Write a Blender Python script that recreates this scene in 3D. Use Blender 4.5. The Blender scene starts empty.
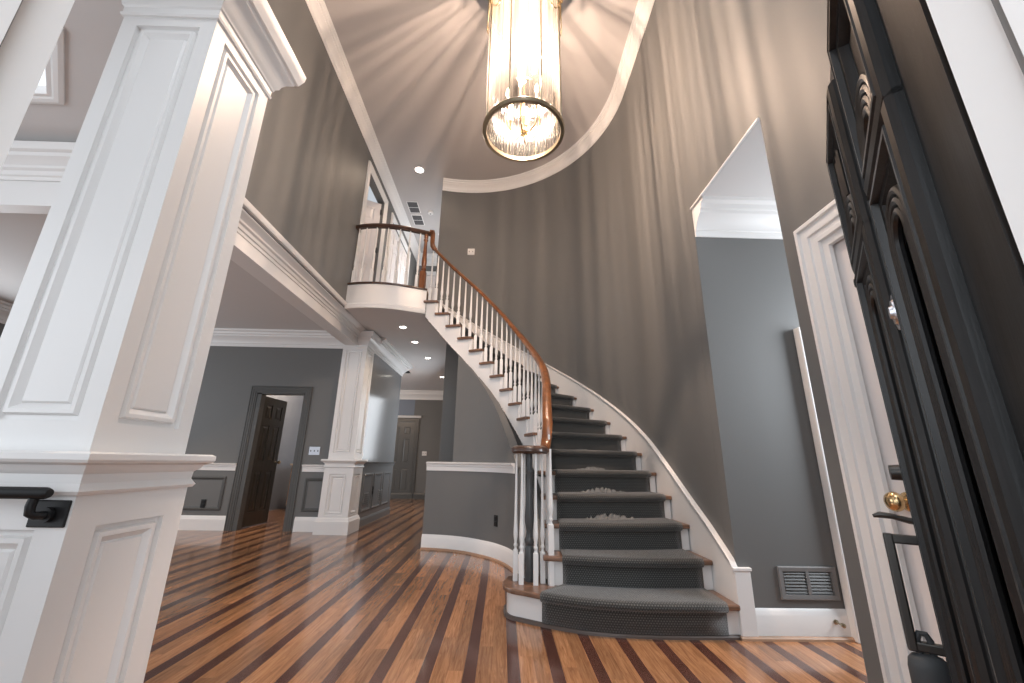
import bpy, math, random
from mathutils import Vector, Matrix
random.seed(4)
S = bpy.context.scene
COL = S.collection
PI = math.pi
# ---------------------------------------------------------------- camera
cam_d = bpy.data.cameras.new('camera')
cam = bpy.data.objects.new('camera', cam_d); COL.objects.link(cam)
cam_d.sensor_width = 36.0; cam_d.lens = 410.91 / 1024 * 36.0
cam_d.clip_start = 0.02; cam_d.clip_end = 200
RM = [[0.99960175, 0.02183329, 0.01787865], [-0.02333333, 0.28315261, 0.95879099], [0.01587118, -0.95882632, 0.28354928]]
m = Matrix(((RM[0][0], -RM[0][1], -RM[0][2], 0), (RM[1][0], -RM[1][1], -RM[1][2], 0), (RM[2][0], -RM[2][1], -RM[2][2], 1.0), (0, 0, 0, 1)))
cam.matrix_world = m
S.camera = cam
# ---------------------------------------------------------------- light and exposure
S.view_settings.view_transform = 'Standard'; S.view_settings.look = 'None'
S.view_settings.exposure = 0.0; S.view_settings.gamma = 1.0; S.view_settings.use_curve_mapping = False
wd = bpy.data.worlds.new('daylight'); S.world = wd; wd.use_nodes = True
bg = wd.node_tree.nodes['Background']; bg.inputs[0].default_value = (0.86, 0.92, 1.0, 1); bg.inputs[1].default_value = 0.65

def light(name, kind, loc, energy, color=(1, 1, 1), size=0.1, size_y=None, target=None, spot=None, blend=0.6):
    d = bpy.data.lights.new(name, kind); d.energy = energy; d.color = color
    if kind == 'AREA':
        d.size = size
        if size_y: d.shape = 'RECTANGLE'; d.size_y = size_y
    else: d.shadow_soft_size = size
    if spot: d.spot_size = spot; d.spot_blend = blend
    o = bpy.data.objects.new(name, d); o.location = loc; COL.objects.link(o)
    if target is not None:
        o.rotation_euler = (Vector(target) - Vector(loc)).to_track_quat('-Z', 'Y').to_euler()
    return o
WARM = (1.0, 0.76, 0.56); COOL = (0.88, 0.94, 1.0)
light('front_door_daylight', 'AREA', (0.45, -0.8, 1.4), 9, COOL, 1.0, 2.0, (-1.2, 1.5, 1.2))
light('front_upper_fill', 'AREA', (0.0, 0.25, 4.6), 60, COOL, 2.2, 1.8, (0, 5, 2.0))  # area lamp added at an unseen opening above the entrance
light('doorway_daylight', 'AREA', (.1, -.6, 1.25), 16, COOL, .8, 1.6, (0.7, 3.4, .7))
light('porch_daylight', 'AREA', (-1.0, -.35, 1.9), 9, COOL, .6, 1.4, (.5, .33, 1.6))
light('upper_hall_fill', 'AREA', (-1.25, 7.9, 4.5), 26, COOL, 1.6, 1.2, (-2.0, 7.2, 5.6))  # added area lamp, brightens the upper hall ceiling
light('left_bay_daylight', 'AREA', (-3.6, 0.0, 1.6), 40, COOL, 2.0, 2.0, (-3.0, 3, 2.6))
light('dining_fill', 'AREA', (-6.8, 4.4, 1.7), 50, COOL, 2.2, 1.6, (0, 4.6, 1.2))  # area lamp added for an invented window, lights the dining room
light('hall_window_daylight', 'AREA', (-6.0, 10.4, 1.7), 60, COOL, 1.8, 1.8, (-1.5, 9.8, 0.6))
light('hall_right_fill', 'AREA', (-1.09, 8.6, 1.7), 40, COOL, 2.4, 1.4, (-2.2, 8.2, 1.6))  # hidden area lamp added to brighten the glossy hall wall
light('passage_daylight', 'AREA', (3.3, 2.2, 1.9), 55, COOL, 0.7, 1.2, (1.9, 2.6, 1.6))
light('dining_lamp', 'SPOT', (-4.75, 5.5, 2.95), 70, WARM, .04, spot=math.radians(50), target=(-4.25, 5.95, 0))
light('kitchen_lamp', 'POINT', (-3.7, 8.3, 2.7), 90, WARM, 0.1)

# ---------------------------------------------------------------- materials
MATS = {}
def nm(name):
    mt = bpy.data.materials.new(name); mt.use_nodes = True
    nt = mt.node_tree; b = nt.nodes['Principled BSDF']; MATS[name] = mt
    return mt, nt, b
def plain(name, col, rough=0.5, metal=0.0, bump=0.0, scale=40, coat=0.0, var=0.0):
    mt, nt, b = nm(name)
    b.inputs['Base Color'].default_value = (*col, 1); b.inputs['Roughness'].default_value = rough
    b.inputs['Metallic'].default_value = metal; b.inputs['Coat Weight'].default_value = coat
    tc = nt.nodes.new('ShaderNodeTexCoord'); no = nt.nodes.new('ShaderNodeTexNoise')
    no.inputs['Scale'].default_value = scale; no.inputs['Detail'].default_value = 4
    nt.links.new(tc.outputs['Object'], no.inputs['Vector'])
    if bump:
        bu = nt.nodes.new('ShaderNodeBump'); bu.inputs['Strength'].default_value = bump; bu.inputs['Distance'].default_value = 0.002
        nt.links.new(no.outputs['Fac'], bu.inputs['Height']); nt.links.new(bu.outputs[0], b.inputs['Normal'])
    if var:
        mx = nt.nodes.new('ShaderNodeMixRGB'); mx.inputs[1].default_value = (*[c * (1 - var) for c in col], 1)
        mx.inputs[2].default_value = (*[min(1, c * (1 + var)) for c in col], 1)
        nt.links.new(no.outputs['Fac'], mx.inputs[0]); nt.links.new(mx.outputs[0], b.inputs['Base Color'])
    return mt
plain('white_paint', (0.80, 0.79, 0.78), 0.38, bump=0.08, scale=60)
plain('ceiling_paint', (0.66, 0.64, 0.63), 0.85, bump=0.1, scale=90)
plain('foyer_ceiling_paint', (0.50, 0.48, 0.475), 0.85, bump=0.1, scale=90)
plain('grey_wall', (0.15, 0.15, 0.147), 0.55, bump=0.12, scale=120, var=0.03)
plain('hall_gloss_wall', (0.17, 0.175, 0.18), 0.16, bump=0.25, scale=6)
plain('grey_trim', (0.085, 0.085, 0.082), 0.35)
plain('white_door_paint', (0.78, 0.73, 0.71), 0.35)
plain('black_metal', (0.015, 0.015, 0.016), 0.42, 0.3)
plain('black_plastic', (0.012, 0.012, 0.012), 0.5)
plain('iron', (0.10, 0.095, 0.09), 0.35, 0.85, bump=0.2, scale=30)
plain('lockbox_grey', (0.055, 0.06, 0.065), 0.55)
plain('brass', (0.72, 0.52, 0.28), 0.22, 1.0)
plain('aged_brass', (0.42, 0.36, 0.26), 0.3, 1.0)
plain('silver', (0.62, 0.62, 0.66), 0.3, 1.0, bump=0.4, scale=60)
plain('vent_grey', (0.20, 0.20, 0.20), 0.4)
plain('vent_dark', (0.09, 0.09, 0.095), 0.8)
plain('dark_newel_paint', (0.07, 0.072, 0.075), 0.35)
plain('switch_white', (0.8, 0.78, 0.76), 0.4)
plain('tan_quarter_round', (0.36, 0.22, 0.14), 0.45)
plain('dark_shoe', (0.10, 0.075, 0.065), 0.35)
plain('light_patch_grey', (0.22, 0.22, 0.215), 0.95, bump=0.6, scale=200)  # pale grey of the tread heaps that stand in for lamplight
plain('kitchen_blue', (0.20, 0.23, 0.28), 0.6)
plain('cabinet_wood', (0.34, 0.22, 0.14), 0.45)
plain('stone', (0.5, 0.45, 0.4), 0.3)

def wood(name, c1, c2, rough, axis='Y', scale=3.0, coat=0.0, stretch=14):
    mt, nt, b = nm(name); N = nt.nodes; L = nt.links
    tc = N.new('ShaderNodeTexCoord'); mp = N.new('ShaderNodeMapping')
    sc = {'X': (1, stretch, stretch), 'Y': (stretch, 1, stretch), 'Z': (stretch, stretch, 1)}[axis]
    mp.inputs['Scale'].default_value = sc
    no = N.new('ShaderNodeTexNoise'); no.inputs['Scale'].default_value = scale; no.inputs['Detail'].default_value = 8; no.inputs['Roughness'].default_value = 0.65
    cr = N.new('ShaderNodeValToRGB'); cr.color_ramp.elements[0].position = 0.32; cr.color_ramp.elements[1].position = 0.68
    cr.color_ramp.elements[0].color = (*c1, 1); cr.color_ramp.elements[1].color = (*c2, 1)
    bu = N.new('ShaderNodeBump'); bu.inputs['Strength'].default_value = 0.25; bu.inputs['Distance'].default_value = 0.002
    L.new(tc.outputs['Object'], mp.inputs[0]); L.new(mp.outputs[0], no.inputs['Vector']); L.new(no.outputs['Fac'], cr.inputs[0])
    L.new(cr.outputs[0], b.inputs['Base Color']); L.new(no.outputs['Fac'], bu.inputs['Height']); L.new(bu.outputs[0], b.inputs['Normal'])
    b.inputs['Roughness'].default_value = rough; b.inputs['Coat Weight'].default_value = coat
    return mt
wood('black_wood', (0.006, 0.006, 0.006), (0.020, 0.020, 0.021), 0.36, 'Z', 5)
wood('rail_wood', (0.11, 0.034, 0.010), (0.26, 0.095, 0.030), 0.28, 'Z', 6, 0.3, 3)
wood('dark_rail_wood', (0.035, 0.018, 0.012), (0.09, 0.045, 0.03), 0.3, 'Z', 6, 0.3, 3)
wood('tread_wood', (0.12, 0.06, 0.035), (0.24, 0.13, 0.08), 0.35, 'X', 5, 0.2, 6)
wood('newel_wood', (0.10, 0.03, 0.01), (0.27, 0.10, 0.035), 0.3, 'Z', 5, 0.3, 6)
wood('door_brown', (0.030, 0.024, 0.018), (0.055, 0.046, 0.036), 0.28, 'Z', 4, 0.2)

# floor: oak boards running away from the door with a walnut stripe every 0.218 m
mt, nt, b = nm('striped_floor'); N = nt.nodes; L = nt.links
def math_n(op, a=None, bb=None, c=None):
    n = N.new('ShaderNodeMath'); n.operation = op
    for i, x in enumerate((a, bb, c)):
        if x is None: continue
        if isinstance(x, (int, float)): n.inputs[i].default_value = x
        else: L.new(x, n.inputs[i])
    return n.outputs[0]
tc = N.new('ShaderNodeTexCoord'); sp = N.new('ShaderNodeSeparateXYZ'); L.new(tc.outputs['Object'], sp.inputs[0])
P = 0.218
xs = math_n('SUBTRACT', sp.outputs[0], 0.299 - P / 2)
fr = math_n('FRACT', math_n('DIVIDE', xs, P))
d = math_n('ABSOLUTE', math_n('SUBTRACT', fr, 0.5))
stripe = math_n('LESS_THAN', d, 0.145)
board = math_n('FLOOR', math_n('DIVIDE', xs, P / 3.0 * 1.0))
cell = math_n('FLOOR', math_n('ADD', math_n('DIVIDE', sp.outputs[1], 1.1), math_n('MULTIPLY', board, 0.37)))
cmb = N.new('ShaderNodeCombineXYZ'); L.new(board, cmb.inputs[0]); L.new(cell, cmb.inputs[1])
wn = N.new('ShaderNodeTexWhiteNoise'); wn.noise_dimensions = '3D'; L.new(cmb.outputs[0], wn.inputs['Vector'])
mp = N.new('ShaderNodeMapping'); mp.inputs['Scale'].default_value = (26, 1.6, 1); L.new(tc.outputs['Object'], mp.inputs[0])
off = N.new('ShaderNodeVectorMath'); off.operation = 'ADD'; L.new(mp.outputs[0], off.inputs[0]); L.new(wn.outputs['Color'], off.inputs[1])
no = N.new('ShaderNodeTexNoise'); no.inputs['Scale'].default_value = 2.2; no.inputs['Detail'].default_value = 9; no.inputs['Roughness'].default_value = 0.7; no.inputs['Distortion'].default_value = 1.2
L.new(off.outputs[0], no.inputs['Vector'])
def ramp(fac, c1, c2, p1=0.3, p2=0.7):
    r = N.new('ShaderNodeValToRGB'); r.color_ramp.elements[0].position = p1; r.color_ramp.elements[1].position = p2
    r.color_ramp.elements[0].color = (*c1, 1); r.color_ramp.elements[1].color = (*c2, 1); L.new(fac, r.inputs[0]); return r.outputs[0]
oak = ramp(no.outputs['Fac'], (0.16, 0.062, 0.024), (0.42, 0.215, 0.105), 0.28, 0.66)
wal = ramp(no.outputs['Fac'], (0.045, 0.016, 0.011), (0.12, 0.05, 0.036))
hs = N.new('ShaderNodeHueSaturation'); L.new(oak, hs.inputs['Color']); L.new(math_n('ADD', math_n('MULTIPLY', wn.outputs['Value'], 0.5), 0.75), hs.inputs['Value'])
mx = N.new('ShaderNodeMixRGB'); L.new(stripe, mx.inputs[0]); L.new(hs.outputs[0], mx.inputs[1]); L.new(wal, mx.inputs[2])
L.new(mx.outputs[0], b.inputs['Base Color'])
b.inputs['Roughness'].default_value = 0.2; b.inputs['Coat Weight'].default_value = 0.25; b.inputs['Coat Roughness'].default_value = 0.08
bu = N.new('ShaderNodeBump'); bu.inputs['Strength'].default_value = 0.12; bu.inputs['Distance'].default_value = 0.002
L.new(no.outputs['Fac'], bu.inputs['Height']); L.new(bu.outputs[0], b.inputs['Normal'])

# carpet with a grid of pale dots (UV in metres)
mt, nt, b = nm('carpet'); N = nt.nodes; L = nt.links
uv = N.new('ShaderNodeUVMap'); sp = N.new('ShaderNodeSeparateXYZ'); L.new(uv.outputs[0], sp.inputs[0])
k = 0.0135
row = math_n('FLOOR', math_n('DIVIDE', sp.outputs[1], k))
shift = math_n('MULTIPLY', math_n('MODULO', row, 2.0), 0.5)
fx = math_n('SUBTRACT', math_n('FRACT', math_n('ADD', math_n('DIVIDE', sp.outputs[0], k * 1.3), shift)), 0.5)
fy = math_n('SUBTRACT', math_n('FRACT', math_n('DIVIDE', sp.outputs[1], k)), 0.5)
rr = math_n('SQRT', math_n('ADD', math_n('MULTIPLY', fx, fx), math_n('MULTIPLY', fy, fy)))
dot = math_n('LESS_THAN', rr, 0.27)
tc = N.new('ShaderNodeTexCoord'); no = N.new('ShaderNodeTexNoise'); no.inputs['Scale'].default_value = 260; no.inputs['Detail'].default_value = 3
L.new(tc.outputs['Object'], no.inputs['Vector'])
base = ramp(no.outputs['Fac'], (0.018, 0.018, 0.018), (0.055, 0.055, 0.053))
mx = N.new('ShaderNodeMixRGB'); L.new(math_n('MULTIPLY', dot, 0.65), mx.inputs[0]); L.new(base, mx.inputs[1]); mx.inputs[2].default_value = (0.17, 0.17, 0.16, 1)
L.new(mx.outputs[0], b.inputs['Base Color']); b.inputs['Roughness'].default_value = 0.95
b.inputs['Sheen Weight'].default_value = 0.35
bu = N.new('ShaderNodeBump'); bu.inputs['Strength'].default_value = 0.7; bu.inputs['Distance'].default_value = 0.004
L.new(no.outputs['Fac'], bu.inputs['Height']); L.new(bu.outputs[0], b.inputs['Normal'])

# ribbed lantern glass: lets light straight through, more or less from rod to rod
mt = bpy.data.materials.new('ribbed_glass'); mt.use_nodes = True; MATS['ribbed_glass'] = mt
nt = mt.node_tree; N = nt.nodes; L = nt.links; N.remove(N['Principled BSDF'])
tc = N.new('ShaderNodeTexCoord'); sp = N.new('ShaderNodeSeparateXYZ'); L.new(tc.outputs['Object'], sp.inputs[0])
ang = math_n('ARCTAN2', sp.outputs[1], sp.outputs[0])
cmb = N.new('ShaderNodeCombineXYZ'); L.new(math_n('COSINE', ang), cmb.inputs[0]); L.new(math_n('SINE', ang), cmb.inputs[1])
no = N.new('ShaderNodeTexNoise'); no.inputs['Scale'].default_value = 12.0; no.inputs['Detail'].default_value = 4; no.inputs['Roughness'].default_value = 0.75
L.new(cmb.outputs[0], no.inputs['Vector'])
trc = ramp(no.outputs['Fac'], (0.08, 0.07, 0.06), (1.0, 0.98, 0.95), 0.40, 0.60)
tr = N.new('ShaderNodeBsdfTransparent'); L.new(trc, tr.inputs[0])
tl = N.new('ShaderNodeBsdfTranslucent'); tl.inputs[0].default_value = (1, 0.96, 0.9, 1)
gl = N.new('ShaderNodeBsdfGlossy'); gl.inputs[0].default_value = (1, 1, 1, 1); gl.inputs['Roughness'].default_value = 0.12
m1 = N.new('ShaderNodeMixShader'); m1.inputs[0].default_value = 0.035; L.new(tr.outputs[0], m1.inputs[1]); L.new(tl.outputs[0], m1.inputs[2])
m2 = N.new('ShaderNodeMixShader'); m2.inputs[0].default_value = 0.12; L.new(m1.outputs[0], m2.inputs[1]); L.new(gl.outputs[0], m2.inputs[2])
L.new(m2.outputs[0], N['Material Output'].inputs[0])

def emis(name, col, strength):
    mt, nt, b = nm(name)
    b.inputs['Base Color'].default_value = (*col, 1); b.inputs['Emission Color'].default_value = (*col, 1); b.inputs['Emission Strength'].default_value = strength
emis('lamp_glow', (1, 0.93, 0.82), 14); emis('bulb_glow', (1, 0.86, 0.66), 30); emis('daylight_pane', (0.9, 0.95, 1.0), 0.55)

# ---------------------------------------------------------------- mesh helpers
def tag(o, label=None, cat=None, group=None, kind=None):
    if label: o['label'] = label
    if cat: o['category'] = cat
    if group: o['group'] = group
    if kind: o['kind'] = kind
    return o
def empty(name, loc, label, cat, group=None):
    o = bpy.data.objects.new(name, None); COL.objects.link(o); o.location = loc; o.empty_display_size = 0.1
    return tag(o, label, cat, group)
class MB:
    def __init__(s): s.v = []; s.f = []; s.uv = None
    def add(s, vs, fs):
        n = len(s.v); s.v += [tuple(p) for p in vs]; s.f += [tuple(i + n for i in f) for f in fs]; return s
    def box(s, x0, x1, y0, y1, z0, z1):
        return s.add([(x0, y0, z0), (x1, y0, z0), (x1, y1, z0), (x0, y1, z0), (x0, y0, z1), (x1, y0, z1), (x1, y1, z1), (x0, y1, z1)],
              [(0, 3, 2, 1), (4, 5, 6, 7), (0, 1, 5, 4), (1, 2, 6, 5), (2, 3, 7, 6), (3, 0, 4, 7)])
    def obox(s, c, a, b_, c_):
        c = Vector(c); a = Vector(a); b_ = Vector(b_); c_ = Vector(c_)
        return s.add([c - a - b_ - c_, c + a - b_ - c_, c + a + b_ - c_, c - a + b_ - c_, c - a - b_ + c_, c + a - b_ + c_, c + a + b_ + c_, c - a + b_ + c_],
              [(0, 3, 2, 1), (4, 5, 6, 7), (0, 1, 5, 4), (1, 2, 6, 5), (2, 3, 7, 6), (3, 0, 4, 7)])
    def prism(s, poly, z0, z1):
        n = len(poly); vs = [(x, y, z0) for x, y in poly] + [(x, y, z1) for x, y in poly]
        fs = [tuple(range(n - 1, -1, -1)), tuple(range(n, 2 * n))] + [(i, (i + 1) % n, n + (i + 1) % n, n + i) for i in range(n)]
        return s.add(vs, fs)
    def strip(s, rows, closed_row=False, closed=False, caps=False):
        n = len(rows[0]); base = len(s.v)
        for r in rows: s.v += [tuple(p) for p in r]
        m_ = len(rows)
        for i in range(m_ if closed else m_ - 1):
            a = base + i * n; b_ = base + ((i + 1) % m_) * n
            for j in range(n if closed_row else n - 1):
                j2 = (j + 1) % n; s.f.append((a + j, a + j2, b_ + j2, b_ + j))
        if caps:
            s.f.append(tuple(base + j for j in range(n - 1, -1, -1))); s.f.append(tuple(base + (m_ - 1) * n + j for j in range(n)))
        return s
    def lathe(s, prof, c=(0, 0, 0), seg=16, ax='Z'):
        rows = []
        for r, z in prof:
            row = []
            for i in range(seg):
                a = 2 * PI * i / seg; x, y = r * math.cos(a), r * math.sin(a)
                p = {'Z': (x, y, z), 'Y': (x, z, y), 'X': (z, x, y)}[ax]
                row.append((c[0] + p[0], c[1] + p[1], c[2] + p[2]))
            rows.append(row)
        return s.strip(rows, closed_row=True, caps=True)
    def tube(s, pts, r, seg=10, caps=True, closed=False):
        pts = [Vector(p) for p in pts]; rows = []; n = len(pts); prev = None
        for i, p in enumerate(pts):
            t = (pts[(i + 1) % n] - pts[i - 1]) if closed else (pts[min(i + 1, n - 1)] - pts[max(i - 1, 0)]); t.normalize()
            if prev is None:
                prev = t.cross(Vector((0, 0, 1)));
                if prev.length < 0.05: prev = t.cross(Vector((1, 0, 0)))
            u = (prev - t * prev.dot(t)).normalized(); prev = u; w = t.cross(u)
            rad = r[i] if isinstance(r, (list, tuple)) else r
            rows.append([p + u * rad * math.cos(2 * PI * k / seg) + w * rad * math.sin(2 * PI * k / seg) for k in range(seg)])
        return s.strip(rows, closed_row=True, closed=closed, caps=caps and not closed)
    def sweep(s, path, prof, side=1, closed=False, z=0.0, caps=True):
        """path: 2D or 3D points; prof: closed loop of (d, z); d to the right of travel when side=1"""
        P_ = [Vector((p[0], p[1])) for p in path]; Z = [(p[2] if len(p) > 2 else 0) + z for p in path]; n = len(P_); rows = []
        for i in range(n):
            a = P_[i] - P_[i - 1] if (i > 0 or closed) else None
            b_ = P_[(i + 1) % n] - P_[i] if (i < n - 1 or closed) else None
            def nr(t): t = t.normalized(); return Vector((t.y, -t.x)) * side
            if a is None: nrm = nr(b_); k_ = 1
            elif b_ is None: nrm = nr(a); k_ = 1
            else:
                n1 = nr(a); n2 = nr(b_); nrm = (n1 + n2)
                nrm.normalize(); k_ = 1 / max(0.3, nrm.dot(n1))
            rows.append([(P_[i].x + nrm.x * d_ * k_, P_[i].y + nrm.y * d_ * k_, Z[i] + zz) for d_, zz in prof])
        return s.strip(rows, closed_row=True, closed=closed, caps=caps and not closed)
    def face(s, O, U, V, Nn, W_, H_, ops, prof, hole=False):
        """flat rectangle W x H with openings, each closed by concentric mouldings prof=[(inset, out)]"""
        O = Vector(O); U = Vector(U); V = Vector(V); Nn = Vector(Nn)
        P_ = lambda u, v, h=0: O + U * u + V * v + Nn * h
        us = sorted({0, W_} | {o[0] for o in ops} | {o[1] for o in ops}); vs = sorted({0, H_} | {o[2] for o in ops} | {o[3] for o in ops})
        for i in range(len(us) - 1):
            for j in range(len(vs) - 1):
                cu = (us[i] + us[i + 1]) / 2; cv = (vs[j] + vs[j + 1]) / 2
                if any(o[0] < cu < o[1] and o[2] < cv < o[3] for o in ops): continue
                s.add([P_(us[i], vs[j]), P_(us[i + 1], vs[j]), P_(us[i + 1], vs[j + 1]), P_(us[i], vs[j + 1])], [(0, 1, 2, 3)])
        for o in ops:
            s.ring(O, U, V, Nn, o, [(0, 0)] + prof, not hole)
        return s
    def ring(s, O, U, V, Nn, o, prof, fill=True):
        O = Vector(O); U = Vector(U); V = Vector(V); Nn = Vector(Nn); rows = []
        for ins, h in prof:
            rows.append([O + U * u + V * v + Nn * h for u, v in ((o[0] + ins, o[2] + ins), (o[1] - ins, o[2] + ins), (o[1] - ins, o[3] - ins), (o[0] + ins, o[3] - ins))])
        n = len(s.v); s.strip(rows, closed_row=True)
        if fill: k_ = n + 4 * (len(rows) - 1); s.f.append((k_, k_ + 1, k_ + 2, k_ + 3))
        return s
    def build(s, name, mat, parent=None, smooth=False, bevel=0.0, loc=None, sharp=40):
        me = bpy.data.meshes.new(name)
        off = Vector((0, 0, 0))
        if loc is not None: off = Vector(loc)
        elif parent is not None: off = Vector(parent['_org']) if '_org' in parent else parent.location.copy()
        me.from_pydata([tuple(Vector(p) - off) for p in s.v], [], s.f)
        if s.uv:
            l = me.uv_layers.new(name='UVMap')
            for lp in me.loops: l.data[lp.index].uv = s.uv[lp.vertex_index]
        me.validate(); me.update()
        import bmesh
        bm = bmesh.new(); bm.from_mesh(me); bmesh.ops.recalc_face_normals(bm, faces=bm.faces); bm.to_mesh(me); bm.free()
        if smooth:
            for p in me.polygons: p.use_smooth = True
            me.set_sharp_from_angle(angle=math.radians(sharp))
        me.materials.append(MATS[mat])
        o = bpy.data.objects.new(name, me); COL.objects.link(o)
        if parent is not None: o.parent = parent
        elif loc is not None: o.location = off
        if bevel:
            bv = o.modifiers.new('bevel', 'BEVEL'); bv.width = bevel; bv.segments = 2; bv.limit_method = 'ANGLE'; bv.angle_limit = math.radians(50)
        return o
def struct(name, mb, mat, **k): return tag(mb.build(name, mat, **k), kind='structure')
def spart(mb, name, mat, parent, org, **k):
    """sub-part: parent mesh whose own origin sits at world point org"""
    o = mb.build(name, mat, None, loc=org, **k); o.location = (0, 0, 0); o.parent = parent; return o
def arc(c, r, a0, a1, n): return [(c[0] + r * math.cos(math.radians(a0 + (a1 - a0) * i / n)), c[1] + r * math.sin(math.radians(a0 + (a1 - a0) * i / n))) for i in range(n + 1)]
def circ_spline(pts, t):
    n = len(pts); i = max(0, min(n - 2, int(math.floor(t)))); f = t - i
    g = lambda j: pts[max(0, min(n - 1, j))] if 0 <= j < n else (tuple(2 * a - b_ for a, b_ in zip(pts[0], pts[1])) if j < 0 else tuple(2 * a - b_ for a, b_ in zip(pts[-1], pts[-2])))
    p0, p1, p2, p3 = g(i - 1), g(i), g(i + 1), g(i + 2)
    return tuple(0.5 * (2 * b_ + (c - a) * f + (2 * a - 5 * b_ + 4 * c - d_) * f * f + (-a + 3 * b_ - 3 * c + d_) * f ** 3) for a, b_, c, d_ in zip(p0, p1, p2, p3))

CROWN = [(0, 0), (0.012, 0), (0.018, 0.02), (0.018, 0.045), (0.03, 0.05), (0.034, 0.07), (0.055, 0.10), (0.085, 0.13), (0.115, 0.15), (0.12, 0.175), (0.14, 0.18), (0.15, 0.21), (0.18, 0.225), (0.185, 0.25), (0, 0.25)]
CROWN7 = [(a * .68, z * .7) for a, z in CROWN]
BASEB = [(0, 0), (0.018, 0), (0.018, 0.125), (0.014, 0.135), (0.010, 0.15), (0.004, 0.16), (0, 0.165)]
CHAIR = [(0, 0.0), (0.012, 0.0), (0.014, 0.05), (0.022, 0.055), (0.024, 0.075), (0.04, 0.085), (0.042, 0.1), (0, 0.105)]
SHOE = [(0, 0), (0.02, 0), (0.018, 0.012), (0.01, 0.02), (0, 0.022)]
H2 = 3.366; RISE = 0.187; CEIL = 5.86; CC = (-0.7, 4.2); CR = 2.2

# ================================================================ SETTING
struct('floor', MB().box(-7.2, 3.6, -2.2, 14.2, -0.06, 0), 'striped_floor')
# outer curved wall of the stair: straight from the passage corner, then round to the upper hall
out_path = [(1.5, 2.971), (1.5, 3.3), (1.5, 3.8)] + arc(CC, CR, 0, 102.6, 44)
def vwall(path, z0, z1, th, side=1):
    return MB().sweep(path, [(0, z0), (0, z1), (-th, z1), (-th, z0)], side=side)
# travelling +Y then left: the room side is on the left, so side=-1 puts d>0 inside
low_path = [(1.5, 2.971), (1.5, 3.3), (1.5, 3.8)] + arc(CC, CR, 0, 96.2, 42)
struct('wall_curved', vwall(low_path, 0, 3.01, 0.12, -1), 'grey_wall', smooth=True)
struct('wall_curved_upper', vwall(out_path, 3.01, CEIL + .05, 0.12, -1), 'grey_wall', smooth=True)
struct('trim_1', MB().sweep(out_path, CROWN7, side=-1, z=CEIL - 0.175), 'white_paint', smooth=True, sharp=30)
# right wall: white door, then the passage opening with its lintel
w = MB()
w.box(1.5, 1.62, 1.84, 1.95, 0, 3.004); w.box(1.5, 1.62, -0.6, 1.0, 0, CEIL + .05); w.box(1.5, 1.62, 1.0, 1.84, 2.12, CEIL + .05)
w.box(1.5, 1.62, 1.84, 2.9705, 3.004, CEIL + .05)
w.box(1.5, 1.62, 1.0, 1.84, 2.0, 2.13)
struct('wall_right', w, 'grey_wall')
# passage behind: back wall, crown, soffit, side
struct('wall_passage', MB().box(1.5, 3.6, 2.87, 2.97, 0, 3.003), 'grey_wall')
struct('wall_passage_side', MB().box(1.62, 3.6, 1.2, 1.3, 0, 3.05), 'grey_wall')
struct('ceiling_passage', MB().box(1.502, 3.6, 1.2, 2.869, 3.0, 3.003), 'ceiling_paint')
struct('trim_2', MB().sweep([(1.5, 2.87), (3.6, 2.87)], CROWN, side=1, z=2.75), 'white_paint', smooth=True, sharp=30)
struct('trim_3', MB().box(1.485, 1.50, 1.95, 2.87, 3.0, 3.012), 'white_paint')
bb = MB().sweep([(1.575, 2.868), (2.8, 2.868)], BASEB, side=1)
struct('baseboard_right', bb, 'white_paint', smooth=True, sharp=30)
struct('trim_4', MB().sweep([(1.46, 2.848), (2.8, 2.848)], SHOE, side=1), 'tan_quarter_round')
struct('trim_5', MB().box(2.145, 2.24, 2.805, 2.866, 0, 1.99), 'white_paint', bevel=.006)
# white door in the right wall, fluted casing
FL = [(0, 0), (0, .02), (.012, .034), (.03, .036), (.034, .024), (.05, .024), (.054, .03), (.08, .03), (.084, .022), (.105, .022), (.11, .028), (.13, .028), (.135, .016), (.165, .014), (.17, 0)]
def casing(x, y0, y1, z1, w_, nx, mat, name, flute=True):
    """casing round an opening y0..y1, top z1 (inner), on plane x facing nx"""
    k_ = w_ / .17; prof = [(d_ * k_, h) for d_, h in FL]; rows = []
    for (yy, zz, sy, sz) in ((y0, 0, -1, 0), (y0, z1, -1, 1), (y1, z1, 1, 1), (y1, 0, 1, 0)):
        rows.append([(x + nx * h, yy + sy * (w_ - d_), zz + sz * (w_ - d_)) for d_, h in prof])
    return struct(name, MB().strip(rows, closed_row=True, caps=True), mat, smooth=True, sharp=25)
casing(1.5, 0.78, 1.655, 1.985, 0.185, -1, 'white_paint', 'trim_6')
d0 = struct('door_1', MB().face((1.515, 1.70, 0.01), (0, -1, 0), (0, 0, 1), (-1, 0, 0), 0.92, 2.03, [(0.12, 0.40, 1.05, 1.82), (0.48, 0.76, 1.05, 1.82), (0.12, 0.40, 0.22, 0.9), (0.48, 0.76, 0.22, 0.9)],
     [(0.012, -0.010), (0.03, -0.010), (0.05, -0.003)]).box(1.53, 1.556, 0.78, 1.70, 0.01, 2.04), 'white_door_paint')
kn = MB().lathe([(0.032, 0), (0.034, .004), (.03, .008), (.012, .012), (.011, .03), (.024, .035), (.034, .045), (.036, .055), (.03, .068), (.016, .075), (.004, .077)], (0, 0, 0), 18, 'X')
kn.v = [(1.515 - x, 1.60 + y, 0.885 + z) for x, y, z in kn.v]
tag(kn.build('door_knob', 'brass', d0, smooth=True), 'ornate polished brass knob')
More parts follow.
